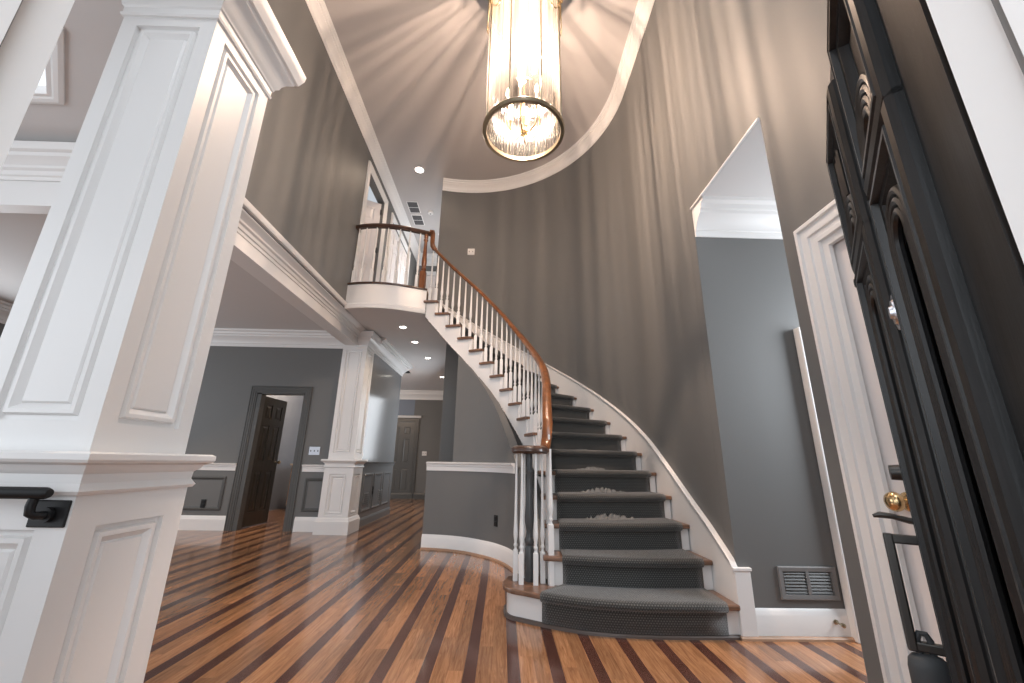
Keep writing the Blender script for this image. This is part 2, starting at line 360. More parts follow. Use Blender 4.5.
# left foyer: upper wall, beam, low bay
w = MB()
w.box(-2.32, -2.2, 0.4, 2.45, 3.085, CEIL + .05); w.box(-2.32, -2.2, 2.45, 5.55, 3.0, CEIL + .05)
w.box(-2.32, -2.2, 5.55, 6.40, H2 + 2.05, CEIL + .05); w.box(-2.32, -2.2, 6.40, 6.95, 3.0, CEIL + .05)
w.box(-2.32, -2.2, 6.95, 8.3, H2 + 2.05, CEIL + .05); w.box(-2.32, -2.2, 8.3, 9.6, 3.0, CEIL + .05)
struct('wall_left_upper', w, 'grey_wall')
struct('trim_7', MB().sweep([(-2.2, 0.4), (-2.2, 9.5)], CROWN7, side=1, z=CEIL - .175), 'white_paint', smooth=True, sharp=30)
BEAMC = [(0, .12), (.012, .125), (.016, .15), (.03, .155), (.04, .18), (.06, .19), (.065, .205), (.09, .225), (.12, .24), (.125, .262), (.15, .268), (.165, .29), (.17, .31), (-.0, .31)]
beam = MB().box(-2.53, -2.33, 2.45, 6.34, 2.75, 3.02)
beam.sweep([(-2.33, 2.45), (-2.33, 6.34)], BEAMC, side=1, z=2.75)
beam.box(-7.0, -2.33, 2.451, 2.55, 2.60, 3.03)
struct('trim_8', beam, 'white_paint', smooth=True, sharp=30)
struct('trim_9', MB().sweep([(-7.0, 2.449), (-2.33, 2.449)], [(0, .04)] + [(a, z - .09) for a, z in BEAMC[1:]], side=1, z=2.75), 'white_paint', smooth=True, sharp=30)
struct('ceiling_dining', MB().box(-7.1, -2.321, 2.66, 6.6, 3.0, 3.05), 'ceiling_paint')
# bay ceiling with octagonal framed pane
A = 0.64; cx, cy = -2.67 - A / 2, 2.02 - A * (1 + math.sqrt(2)) / 2
def octo(r_in): 
    k_ = (A * (1 + math.sqrt(2)) / 2 - r_in) / math.cos(PI / 8)
    return [(cx + k_ * math.cos(PI / 8 + i * PI / 4), cy + k_ * math.sin(PI / 8 + i * PI / 4)) for i in range(8)]
bc = MB(); outer = [(-6.0, -1.2), (-1.30, -1.2), (-1.30, 1.66), (-2.2, 1.66), (-2.2, 2.45), (-6.0, 2.45)]
o8 = octo(0)
# slab around the octagon: four boxes plus corner triangles
xa, xb = min(p[0] for p in o8), max(p[0] for p in o8); ya, yb = min(p[1] for p in o8), max(p[1] for p in o8)
bc.box(-6, xa, -1.2, 2.45, 3.03, 3.08); bc.box(xa, xb, -1.2, ya, 3.03, 3.08); bc.box(xa, xb, yb, 2.45, 3.03, 3.08)
bc.box(xb, -1.30, -1.2, 1.66, 3.03, 3.08); bc.box(xb, -1.9, 1.66, 2.12, 3.03, 3.08); bc.box(xb, -2.2, 2.12, 2.45, 3.03, 3.08)
c_ = A / math.sqrt(2)
for (px, py, sx, sy) in ((xa, ya, 1, 1), (xb, ya, -1, 1), (xb, yb, -1, -1), (xa, yb, 1, -1)):
    bc.prism([(px, py), (px + sx * c_, py), (px, py + sy * c_)], 3.03, 3.08)
struct('ceiling_bay', bc, 'ceiling_paint')
wn_ = MB(); rows = []
for ins, z in ((0.0, 3.03), (0.0, 3.015), (.02, 3.008), (.04, 3.012), (0.05, 3.02), (.07, 3.02), (.075, 3.05), (.075, 3.09), (0.0, 3.09)):
    rows.append([(x, y, z) for x, y in octo(ins)])
wn_.strip([[r[i] for r in rows] for i in range(8)], closed_row=True, closed=True)
win1 = struct('window_1', wn_, 'white_paint', smooth=True, sharp=25)
spart(MB().prism(octo(.06), 3.075, 3.085), 'pane', 'daylight_pane', win1, (0, 0, 0))
mu = MB()
for k_ in (0, 2):
    pp = octo(.03); a, b_ = Vector((*pp[k_], 3.07)), Vector((*pp[k_ + 4], 3.07))
    mu.tube([a, b_], .006, 6)
spart(mu, 'muntin', 'vent_grey', win1, (0, 0, 0))
# dining / far walls
w = MB(); Yw = 6.55
w.box(-7.1, -3.88, Yw, Yw + .12, 0, 3.0); w.box(-3.14, -2.2, Yw, Yw + .12, 0, 3.0); w.box(-3.88, -3.14, Yw, Yw + .12, 2.0, 3.0)
struct('wall_dining', w, 'grey_wall')
struct('wall_left', MB().box(-7.12, -7.0, 2.4, 6.6, 0, 3.0), 'grey_wall')
struct('trim_10', MB().sweep([(-7.0, 2.65), (-7.0, Yw), (-2.2, Yw)], CROWN, side=1, z=2.75), 'white_paint', smooth=True, sharp=30)
for i, (a, b_) in enumerate(((-7.0, -3.98), (-3.0, -2.56))):
    struct('trim_%d' % (11 + i), MB().sweep([(a, Yw), (b_, Yw)], CHAIR, side=1, z=0.825), 'white_paint')
    struct('baseboard_%s' % ('left', 'dining')[i], MB().sweep([(a, Yw), (b_, Yw)], [(d_, z * 1.2) for d_, z in BASEB], side=1), 'white_paint')
WP = [(0.0, .012), (.012, .018), (.024, .018), (.034, .006), (.05, .003), (.05, 0)]
w = MB()
for a in (-6.2, -5.4, -4.72): w.ring((0, Yw, 0), (1, 0, 0), (0, 0, 1), (0, -1, 0), (a, a + .62, .27, .74), [(0, 0)] + WP, False)
w.ring((0, Yw, 0), (1, 0, 0), (0, 0, 1), (0, -1, 0), (-2.93, -2.62, .27, .74), [(0, 0)] + WP, False)
struct('trim_13', w, 'grey_trim')
# dark door casing and the open brown door
def casing_y(yp, x0, x1, z1, w_, ny, mat, name):
    k_ = w_ / .17; prof = [(d_ * k_, h * .6) for d_, h in FL]; rows = []
    for (xx, zz, sx, sz) in ((x0, 0, -1, 0), (x0, z1, -1, 1), (x1, z1, 1, 1), (x1, 0, 1, 0)):
        rows.append([(xx + sx * (w_ - d_), yp + ny * h, zz + sz * (w_ - d_)) for d_, h in prof])
    return struct(name, MB().strip(rows, closed_row=True, caps=True), mat, smooth=True, sharp=25)
casing_y(Yw, -3.88, -3.14, 2.0, 0.11, -1, 'grey_trim', 'trim_14')
struct('trim_15', MB().box(-3.88, -3.815, Yw, Yw + .12, 0, 2.0).box(-3.155, -3.14, Yw, Yw + .12, 0, 2.0).box(-3.88, -3.14, Yw, Yw + .12, 1.985, 2.0), 'grey_trim')
def six_panel(mb, O, U, Nn, w_, h_, t_):
    O = Vector(O); U = Vector(U); Nn = Vector(Nn); a = .11; m_ = w_ / 2; g = .05
    ops = []
    for u0, u1 in ((a, m_ - g), (m_ + g, w_ - a)):
        ops += [(u0, u1, .20, .80), (u0, u1, .95, h_ - .45), (u0, u1, h_ - .35, h_ - .12)]
    pr = [(.0, -.012), (.02, -.012), (.05, -.002)]
    mb.face(O, U, (0, 0, 1), Nn, w_, h_, ops, pr)
    mb.face(O + U * w_ - Nn * t_, -U, (0, 0, 1), -Nn, w_, h_, ops, pr)
    Z = Vector((0, 0, h_))
    for p, q in ((O, O + U * w_),):
        B_ = -Nn * t_
        mb.add([p, q, q + B_, p + B_, p + Z, q + Z, q + Z + B_, p + Z + B_], [(0, 1, 2, 3), (4, 5, 6, 7), (0, 3, 7, 4), (1, 2, 6, 5)])
    return mb
th = math.radians(4); U = Vector((math.sin(th), math.cos(th), 0)); Nn = Vector((U.y, -U.x, 0))
d2 = struct('door_2', six_panel(MB(), (-3.86, 6.70, .015), U, Nn, .66, 1.96, .035), 'door_brown')
kp = Vector((-3.86, 6.70, 0)) + U * .60 + Nn * .0
kb = MB().tube([kp + Vector((0, 0, .95)), kp + Nn * .05 + Vector((0, 0, .95))], .012, 8)
kb.lathe([(.002, -.03), (.02, -.025), (.03, 0), (.02, .025), (.002, .03)], kp + Nn * .07 + Vector((0, 0, .95)), 12)
tag(kb.build('door_knob', 'aged_brass', d2, smooth=True), 'small brass knob')
# room beyond the brown door
struct('wall_kitchen', MB().box(-7.0, -2.6, 12.2, 12.3, 0, 3.0), 'kitchen_blue')
struct('wall_kitchen_side', MB().box(-4.75, -4.65, 7.0, 9.8, 0, 3.0), 'kitchen_blue')
# hall
struct('wall_hall_left', MB().box(-2.32, -2.2, Yw, 8.75, 0, 3.0), 'hall_gloss_wall')
struct('trim_16', MB().sweep([(-2.2, 6.72), (-2.2, 8.75), (-2.6, 8.75)], CROWN, side=1, z=2.75), 'white_paint', smooth=True, sharp=30)
w = MB()
for a in (6.95, 7.5, 8.08): w.ring((-2.2, 0, 0), (0, 1, 0), (0, 0, 1), (1, 0, 0), (a, a + .48, .22, .80), [(0, 0)] + WP, False)
w.sweep([(-2.2, 6.75), (-2.2, 8.76)], [(d_, z * .6) for d_, z in CHAIR], side=1, z=.92)
w.sweep([(-2.2, 6.75), (-2.2, 8.76)], [(d_, z * .8) for d_, z in BASEB], side=1, z=0)
struct('trim_17', w, 'hall_gloss_wall')
FY = 12.2
struct('wall_far', MB().box(-7.0, -0.6, FY + .001, FY + .12, 0, 3.05), 'grey_wall')
struct('trim_18', MB().sweep([(-7, FY), (-0.6, FY)], CROWN, side=1, z=2.75), 'white_paint', smooth=True, sharp=30)
struct('baseboard_far', MB().sweep([(-7, FY), (-0.6, FY)], BASEB, side=1), 'grey_trim')
struct('wall_hall_right', MB().box(-0.935, -0.82, 6.45, FY, 0, 3.0), 'grey_wall')
struct('ceiling_hall', MB().prism([(-2.4, 5.34), (-2.03, 5.29), (-1.8, 5.27), (-1.55, 5.30), (-1.35, 5.37), (-1.12, 5.48), (-1.0, 6.35), (-0.8, 6.5), (-0.8, FY + .1), (-2.4, FY + .1)], 3.0, 3.02), 'ceiling_paint')
struct('ceiling_hall_side', MB().box(-7.0, -2.401, 6.601, FY + .1, 3.0, 3.05), 'ceiling_paint')
d3 = struct('door_3', six_panel(MB(), (-3.27, FY - .012, .01), (1, 0, 0), (0, -1, 0), .74, 2.08, .02), 'grey_trim')
kb = MB().lathe([(.002, -.03), (.02, -.025), (.03, 0), (.02, .025), (.002, .03)], (-3.20, FY - .06, .98), 12)
kb.build('door_knob', 'aged_brass', d3, smooth=True)
casing_y(FY, -3.27, -2.53, 2.10, .11, -1, 'grey_trim', 'trim_19')
struct('trim_20', MB().sweep([(-3.42, FY), (-2.38, FY)], [(0, 0), (.03, 0), (.06, .05), (.06, .06), (0, .06)], side=1, z=2.215), 'white_paint')
# ceilings of foyer and upper hall
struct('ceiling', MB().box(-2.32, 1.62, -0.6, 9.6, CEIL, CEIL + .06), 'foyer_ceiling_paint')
# upper hall
bal = [(-2.2, 5.33), (-2.03, 5.285), (-1.8, 5.265), (-1.55, 5.30), (-1.35, 5.37), (-1.13, 5.46)]
balf = [circ_spline(bal, i * 5 / 30) for i in range(31)]
struct('floor_upper', MB().prism(balf + [(-1.16, 6.36), (-0.9, 6.5), (-0.9, 9.6), (-2.2, 9.6)], 3.03, H2 - .001), 'tread_wood')
struct('wall_upper_right', MB().box(-1.14, -1.02, 6.42, 9.6, H2, CEIL), 'white_paint')
struct('wall_upper_end', MB().box(-2.2, -1.02, 9.2, 9.32, H2, CEIL), 'grey_wall')
struct('trim_21', MB().sweep([(-2.2, 9.2), (-1.14, 9.2)], CROWN, side=1, z=CEIL - .25), 'white_paint', smooth=True, sharp=30)
struct('trim_22', MB().sweep([(-2.0, 9.2), (-1.14, 9.2)], [(0, 0), (.03, 0), (.04, .1), (0, .1)], side=1, z=H2 + 1.98), 'white_paint')
d6 = struct('door_6', six_panel(MB(), (-1.98, 9.18, H2 + .01), (1, 0, 0), (0, -1, 0), .8, 1.96, .02), 'white_door_paint')
# upstairs doorway (open door) and the double closet door
casing(-2.2, 5.55, 6.40, H2 + 2.05, .11, 1, 'white_paint', 'trim_23').location.z = 0
casing(-2.2, 6.95, 8.30, H2 + 2.05, .11, 1, 'white_paint', 'trim_24')
for nmz in ('trim_23', 'trim_24'):
    me = bpy.data.objects[nmz].data
    for v in me.vertices:
        if v.co.z < 1: v.co.z += H2
th = math.radians(62); U = Vector((-math.sin(th), -math.cos(th), 0)); Nn = Vector((-U.y, U.x, 0))
d4 = struct('door_4', six_panel(MB(), (-2.24, 6.37, H2 + .01), U, Nn, .80, 2.0, .035), 'white_door_paint')
hg = MB()
for z in (.25, 1.05, 1.8): hg.box(-2.245, -2.225, 6.355, 6.395, H2 + z, H2 + z + .09)
hg.build('hinge', 'iron', d4)
cl = six_panel(MB(), (-2.215, 6.96, H2 + .01), (0, 1, 0), (1, 0, 0), .66, 2.03, .03)
d5 = struct('door_5', cl, 'white_door_paint')
d7 = struct('door_7', six_panel(MB(), (-2.215, 7.63, H2 + .01), (0, 1, 0), (1, 0, 0), .66, 2.03, .03), 'white_door_paint')
struct('wall_upper_room', MB().box(-4.0, -3.9, 5.0, 7.0, H2, CEIL), 'white_paint')

# ================================================================ balcony fascia
struct('trim_25', MB().sweep([(x, y, 0) for x, y in balf], [(.012, 2.995), (.012, 3.34), (-.02, 3.34), (-.02, 2.995)], side=1).sweep([(x, y, 0) for x, y in balf], [(0.012, 2.99), (.016, 2.99), (.03, 3.03), (.03, 3.045), (.012, 3.06), (0, 3.08)], side=1), 'white_paint', smooth=True, sharp=30)
struct('trim_26', MB().sweep(balf, [(-.06, 0), (.03, 0), (.036, .012), (.03, .026), (-.06, .026)], side=1, z=H2 - .026), 'dark_rail_wood', smooth=True, sharp=50)

# ================================================================ STAIR
NI = {1: (.33, 3.06), 2: (.335, 3.20), 3: (.34, 3.38), 4: (.355, 3.58), 5: (.375, 3.81), 6: (.375, 4.07), 7: (.335, 4.34), 8: (.27, 4.57), 9: (.19, 4.77), 10: (.09, 4.91), 11: (-.02, 5.02), 12: (-.15, 5.115),
      13: (-.29, 5.20), 14: (-.44, 5.28), 15: (-.61, 5.34), 16: (-.785, 5.385), 17: (-.95, 5.415), 18: (-1.12, 5.44)}
NL = [NI[k_] for k_ in range(1, 19)]
def inner(t): return Vector(circ_spline(NL, t - 1))
def inner_n(t):
    d_ = inner(min(18, t + .05)) - inner(max(1, t - .05)); d_.normalize(); return Vector((d_.y, -d_.x))   # towards the outer wall
OY = {1: 2.85, 2: 3.13, 3: 3.45, 4: 3.76}
def outer(t):
    R_ = CR - .022
    if t < 4.9:
        ys = [2.85, 3.13, 3.45, 3.76, 4.08, 4.40]; i = int(t) - 1; f = t - int(t); return Vector((CC[0] + R_, ys[i] + (ys[i + 1] - ys[i]) * f)) if ys[i] + (ys[i + 1] - ys[i]) * f < CC[1] else Vector((CC[0] + R_ , ys[i]))
    a = {4: -11.6, 5: -3.1, 6: 6.0, 7: 14.4, 8: 22.6, 9: 30.6, 10: 38.6, 11: 46.7}
    if t <= 11: i = int(t); f = t - i; an = a[i] + ((a[i + 1] - a[i]) * f if i < 11 else 0)
    else: an = 46.7 + (t - 11) * (102.6 - 46.7) / 7
    if an < 0: return Vector((CC[0] + R_, CC[1] + R_ * math.radians(an)))
    return Vector((CC[0] + R_ * math.cos(math.radians(an)), CC[1] + R_ * math.sin(math.radians(an))))
BOW = {1: .0, 2: .055, 3: .05, 4: .04, 5: .03}
T1 = [(.022, 3.30), (.03, 3.20), (.075, 3.13), (.15, 3.085), (.27, 3.01), (.40, 2.945), (.56, 2.885), (.74, 2.85), (.92, 2.833), (1.10, 2.827), (1.478, 2.835)]
def front(k_, n=12, back=0.0):
    """nosing line of tread k from the open side to the wall; back = set-back towards the riser"""
    if k_ == 1:
        pts = []
        for i in range(n * 2 + 1): pts.append(Vector(circ_spline(T1, i * 10 / (n * 2))))
    else:
        a, b_ = inner(k_), outer(k_); d_ = (b_ - a).normalized(); fw = Vector((d_.y, -d_.x)) ; bo = BOW.get(k_, .012)
        pts = [a + (b_ - a) * (i / n) + fw * bo * math.sin(PI * i / n) for i in range(n + 1)]
    if back:
        q = []
        for i, p in enumerate(pts):
            t_ = pts[min(i + 1, len(pts) - 1)] - pts[max(i - 1, 0)]; t_.normalize(); q.append(p + Vector((-t_.y, t_.x)) * back)
        pts = q
    return pts
stair = empty('curved_staircase', (0.9, 3.6, 0), 'curved white staircase with wooden treads and brown handrail rising to a railed balcony', 'staircase')
stair['_org'] = (0.9, 3.6, 0)
for k_ in range(1, 18):
    z = RISE * k_
    # tread: nosing line, then back to the next riser line
    fl = front(k_); bl = front(k_ + 1, back=.03) if k_ > 0 else None
    if k_ == 1:
        bl = [Vector(p) for p in ((.06, 3.46), (.17, 3.53), (.30, 3.50))] + front(2, back=.035)
    poly = [tuple(p) for p in fl] + [tuple(p) for p in reversed(bl)]
    if k_ > 1: # end return overhangs the string
        ov = inner_n(k_) * -.03; poly[0] = tuple(Vector(poly[0]) + ov); poly[-1] = tuple(Vector(poly[-1]) - inner_n(k_ + 1 if k_ < 17 else 17.9) * .03)
    MB().prism(poly, z - .032, z).build('tread', 'tread_wood', stair, bevel=.009)
for k_ in range(1, 19):
    z = RISE * k_; rf = front(k_, back=.032)
    if k_ == 1: rf = [Vector(p) for p in ((.19, 3.50), (.09, 3.45), (.055, 3.38))] + rf[0:]
    MB().sweep([tuple(p) for p in rf], [(0, z - RISE), (0, z - .032 if k_ < 18 else z - .03), (-.018, z - .032), (-.018, z - RISE)], side=1).build('riser', 'white_paint', stair, smooth=True)
rf = [Vector(p) for p in ((.09, 3.45), (.055, 3.38))] + front(1, back=.032)
MB().sweep([tuple(p) for p in rf], SHOE, side=1).build('shoe_moulding', 'dark_shoe', stair)
# open string: stepped top just under the treads, smooth lower edge
st = MB(); rows = []
n = 17 * 6
DROP = .43
ts = []
for k_ in range(1, 18):
    ts += [(k_ + 0.001, k_), (k_ + .25, k_), (k_ + .5, k_), (k_ + .75, k_), (k_ + .999, k_)]
ts = [x for x in ts if x[0] > 1.2]
for t, k_ in ts:
    p = inner(t) + inner_n(t) * .012; q = p + inner_n(t) * .035
    zt = RISE * k_ - .03; zb = max(0.0, RISE * t - DROP)
    rows.append([(p.x, p.y, zb), (q.x, q.y, zb), (q.x, q.y, zt), (p.x, p.y, zt)])
st.strip(rows, closed_row=True, caps=True)
st.build('open_string', 'white_paint', stair)
so = MB(); rows = []
for i in range(0, 100):
    t = 3.4 + (18 - 3.4) * i / 99; p = inner(t) + inner_n(t) * .012; zb = max(.01, RISE * t - DROP); q = inner(t) + inner_n(t) * .16
    rows.append([(p.x, p.y, zb - .012), (q.x, q.y, zb - .012), (q.x, q.y, zb + .01), (p.x, p.y, zb + .01)])
so.strip(rows, closed_row=True, caps=True).build('soffit', 'grey_trim', stair)
# wall skirt
sk = MB(); rows = []; rows2 = []
for i in range(0, 121):
    t = 1 + 17 * i / 120
    p = outer(min(t, 17.999)); c2 = Vector(CC)
    if p.y < CC[1]: nr_ = Vector((-1, 0))
    else: nr_ = (c2 - p).normalized()
    zt = RISE * t + .225; zb = max(0, RISE * t - .30)
    if i == 0: zt = .39
    w_ = p - nr_ * .022
    rows.append([(w_.x, w_.y, zb), (p.x, p.y, zb), (p.x, p.y, zt - .03), (w_.x, w_.y, zt - .03)])
    q = p + nr_ * .014
    rows2.append([(w_.x, w_.y, zt - .03), (p.x, p.y, zt - .035), (q.x, q.y, zt - .025), (q.x, q.y, zt - .008), (p.x, p.y, zt), (w_.x, w_.y, zt)])
sk.strip(rows, closed_row=True, caps=True).build('wall_skirt', 'white_paint', stair, smooth=True, sharp=30)
MB().strip(rows2, closed_row=True, caps=True).build('skirt_cap', 'white_paint', stair, smooth=True, sharp=60)
MB().box(1.47, 1.572, 2.843, 2.869, 0, .385).box(1.462, 1.58, 2.838, 2.869, .372, .392).build('skirt_block', 'white_paint', stair, bevel=.004)
# balusters
def baluster(mb, x, y, z0, z1, s=.0195):
    h = z1 - z0; b_ = .20 + .0 * h
    c = [(s * 1.0, 0), (s, b_ - .02), (s * .75, b_)]
    mb.box(x - s, x + s, y - s, y + s, z0, z0 + b_)
    pr = [(s * .9, b_), (s * .55, b_ + .012), (s * .5, b_ + .02), (s * .85, b_ + .03), (s * .9, b_ + .038), (s * .6, b_ + .048), (s * .62, b_ + .06), (s * .98, b_ + .10), (s * 1.0, b_ + .125), (s * .85, b_ + .17), (s * .68, b_ + .26), (s * .52, b_ + .42), (s * .45, h - .02), (s * .45, h)]
    mb.lathe([(r, z0 + z) for r, z in pr], (x, y, 0), 10); return mb
def rail_z(t): return RISE * t + .70 + .10 * min(1, max(0, (t - 2) / 2.5)) - .10 * min(1, max(0, (t - 7) / 10))
k0 = 0
for k_ in range(2, 18):
    for f in (.28, .78):
        t = k_ + f; p = inner(t) + inner_n(t) * .03
        baluster(MB(), p.x, p.y, RISE * k_, rail_z(t) - .03).build('baluster', 'white_paint', stair, smooth=True)
VC = Vector((.215, 3.32)); VR = .108
for a in (172, 232, 292, 335, 60, 110):
    x, y = VC.x + VR * .95 * math.cos(math.radians(a)), VC.y + VR * .95 * math.sin(math.radians(a))
    baluster(MB(), x, y, RISE, 1.085, .017).build('baluster', 'white_paint', stair, smooth=True)
baluster(MB(), .36, 3.40, RISE, 1.20, .017).build('baluster', 'white_paint', stair, smooth=True)
# dark newel in the middle of the volute
MB().lathe([(.03, RISE), (.034, .24), (.034, .40), (.026, .42), (.034, .44), (.036, .46), (.022, .49), (.024, .52), (.034, .58), (.036, .62), (.03, .72), (.024, .84), (.022, .92), (.03, .94), (.022, .96), (.022, 1.09)], (VC.x, VC.y, 0), 20).build('newel_post', 'dark_newel_paint', stair, smooth=True)
RP = [(a * 1.22, z * 1.1) for a, z in [(-.033, -.012), (-.033, .006), (-.026, .02), (-.01, .03), (.01, .03), (.026, .02), (.033, .006), (.033, -.012), (.024, -.016), (.020, -.028), (-.020, -.028), (-.024, -.016)]]
path = []
for i in range(0, 141):
    t = 2.3 + (17.7 - 2.3) * i / 140; p = inner(t) + inner_n(t) * .024; path.append((p.x, p.y, rail_z(t)))
lead = [(.335, 3.30, 1.105), (.36, 3.325, 1.12), (.385, 3.345, 1.16)]
lead = [(.324, 3.29, 1.102), (.334, 3.312, 1.115), (.343, 3.335, 1.15), (.352, 3.36, 1.20)]
path = lead + [q for q in path if q[1] > 3.39 and q[2] > 1.22]
end = path[-1]
up_ = [(-1.115, 5.455, end[2] + .05), (-1.128, 5.457, end[2] + .02 + .06)]
hr = MB().sweep(path, RP, side=1)
hr.build('handrail', 'rail_wood', stair, smooth=True, sharp=60)
pe = Vector(path[-1]); tp = Vector((-1.10, 5.44, 4.285))
MB().tube([pe + Vector((.03, 0, -.012)), pe, Vector((tp.x + .01, tp.y, pe.z + .04)), Vector((tp.x, tp.y, pe.z + .09)), tp + Vector((0, 0, -.03)), tp, tp + Vector((-.05, -.01, 0))], [.026, .034, .036, .034, .034, .034, .03], 12).build('gooseneck', 'rail_wood', stair, smooth=True)
# volute: flat dark ring cap
vp = [(VC.x + VR * math.cos(a * PI / 18), VC.y + VR * math.sin(a * PI / 18)) for a in range(36)]
MB().sweep(vp, [(d_, z * .9) for d_, z in RP], side=1, closed=True, z=1.10).lathe([(.04, 1.08), (.085, 1.085), (.085, 1.118), (.05, 1.128), (.01, 1.13)], (VC.x, VC.y, 0), 24).build('volute_cap', 'dark_rail_wood', stair, smooth=True, sharp=60)

# balcony balustrade
bs = stair   # the balcony railing is joined to the stair railing
bin_ = [(x, y + .02) for x, y in balf]
MB().sweep([(x, y, 4.27) for x, y in bin_], RP, side=1).build('balcony_rail', 'dark_rail_wood', bs, smooth=True, sharp=60)
for i in (2, 6, 10, 14, 18, 22, 26):
    x, y = bin_[i]; baluster(MB(), x, y, H2, 4.245).build('baluster', 'white_paint', bs, smooth=True)
nx_, ny_ = -1.20, 5.455
nw = MB().box(nx_ - .04, nx_ + .04, ny_ - .04, ny_ + .04, H2 - .02, H2 + .27)
nw.lathe([(.038, H2 + .27), (.026, H2 + .285), (.038, H2 + .30), (.038, H2 + .315), (.024, H2 + .335), (.036, H2 + .38), (.038, H2 + .42), (.032, H2 + .52), (.025, H2 + .66), (.022, H2 + .76), (.034, H2 + .775), (.034, H2 + .79), (.022, H2 + .80), (.03, H2 + .83), (.03, H2 + .88)], (nx_, ny_, 0), 18)
nw.build('newel_post', 'newel_wood', bs, smooth=True)
MB().lathe([(.01, -.02), (.05, -.018), (.052, 0), (.045, .012), (.01, .015)], (-2.19, 5.45, 4.27), 16, 'X').build('wall_rosette', 'dark_rail_wood', bs, smooth=True)

# carpet runner
cp = MB(); cp.uv = []; rows = []; M_ = 16; vlen = 0
def lat(k_, back, frac0, frac1):
    pts = front(k_, 16, back=back) if k_ > 1 else [Vector(p) for p in [circ_spline(T1, 4.0 + 6.0 * i / 16) for i in range(17)]]
    if k_ == 1 and back:
        q = []
        for i, p in enumerate(pts):
            t_ = pts[min(i + 1, 16)] - pts[max(i - 1, 0)]; t_.normalize(); q.append(p + Vector((-t_.y, t_.x)) * back)
        pts = q
    n_ = len(pts) - 1; out = []
    for j in range(M_ + 1):
        f = (frac0 + (frac1 - frac0) * j / M_) * n_; i = min(n_ - 1, int(f)); out.append(pts[i] + (pts[i + 1] - pts[i]) * (f - i))
    return out
CPR = []
for k_ in range(1, 19):
    z = RISE * k_; f0, f1 = (.09 if k_ < 7 else .06, .935)
    if k_ == 1: f0, f1 = (-.12, .965)
    zb = z - RISE + (.022 if k_ == 1 else .012)
    seq = [(.020, zb), (.020, z - .045), (.004, z - .040), (-.011, z - .028), (-.014, z - .010), (-.004, z + .007), (.02, z + .012)]
    if k_ == 18: seq = seq[:2]
    for bk, zz in seq:
        CPR.append((lat(k_, bk, max(0, f0) if k_ > 1 else 0, f1), zz))
pv = None
for pts, zz in CPR:
    row = [(p.x, p.y, zz) for p in pts]
    if pv is not None: vlen += (Vector(row[M_ // 2]) - Vector(pv[M_ // 2])).length
    pv = row
    acc = 0; mid = Vector(row[M_ // 2])
    for j, p in enumerate(row):
        cp.uv.append((( 1 if j > M_ / 2 else -1) * (Vector(p) - mid).length, vlen))
    rows.append(row)
cp.strip(rows)
co = cp.build('carpet_runner', 'carpet', None, loc=(0.9, 3.6, 0), smooth=True, sharp=60)
tag(co, 'charcoal dotted carpet runner climbing the curved staircase', 'carpet')
so_ = co.modifiers.new('thick', 'SOLIDIFY'); so_.thickness = .006; so_.offset = 0

# pale jagged heaps shaped to stand in for lamplight at the back of treads
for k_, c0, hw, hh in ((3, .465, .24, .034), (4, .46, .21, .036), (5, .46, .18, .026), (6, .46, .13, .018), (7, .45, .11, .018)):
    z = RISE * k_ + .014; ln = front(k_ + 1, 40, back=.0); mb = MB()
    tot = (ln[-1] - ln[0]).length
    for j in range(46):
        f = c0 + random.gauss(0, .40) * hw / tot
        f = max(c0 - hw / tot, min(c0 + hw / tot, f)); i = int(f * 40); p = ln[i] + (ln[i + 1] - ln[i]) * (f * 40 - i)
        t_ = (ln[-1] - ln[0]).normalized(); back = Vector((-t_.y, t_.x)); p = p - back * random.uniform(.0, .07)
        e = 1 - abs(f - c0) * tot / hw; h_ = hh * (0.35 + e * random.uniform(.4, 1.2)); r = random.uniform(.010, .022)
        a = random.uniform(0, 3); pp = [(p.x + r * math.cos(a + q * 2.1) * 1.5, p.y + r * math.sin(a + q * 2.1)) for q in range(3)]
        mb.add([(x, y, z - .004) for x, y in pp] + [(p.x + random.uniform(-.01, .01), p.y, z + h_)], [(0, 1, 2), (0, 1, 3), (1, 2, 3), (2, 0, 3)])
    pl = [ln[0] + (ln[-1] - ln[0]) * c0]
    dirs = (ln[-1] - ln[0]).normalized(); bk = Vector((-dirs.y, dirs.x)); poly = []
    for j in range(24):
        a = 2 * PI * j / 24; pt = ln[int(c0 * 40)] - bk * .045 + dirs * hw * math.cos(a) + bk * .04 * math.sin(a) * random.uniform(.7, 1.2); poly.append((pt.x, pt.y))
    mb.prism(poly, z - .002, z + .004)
    nmw = {3: 'third', 4: 'fourth', 5: 'fifth', 6: 'sixth', 7: 'seventh'}[k_]
    tag(mb.build('light_patch_heap', 'light_patch_grey', None, loc=(ln[20].x, ln[20].y, z)), 'low pale grey heap standing in for a patch of lamplight on the carpeted %s tread from the floor' % nmw, 'light_patch', 'lamplight patches on the stair treads', kind=None)

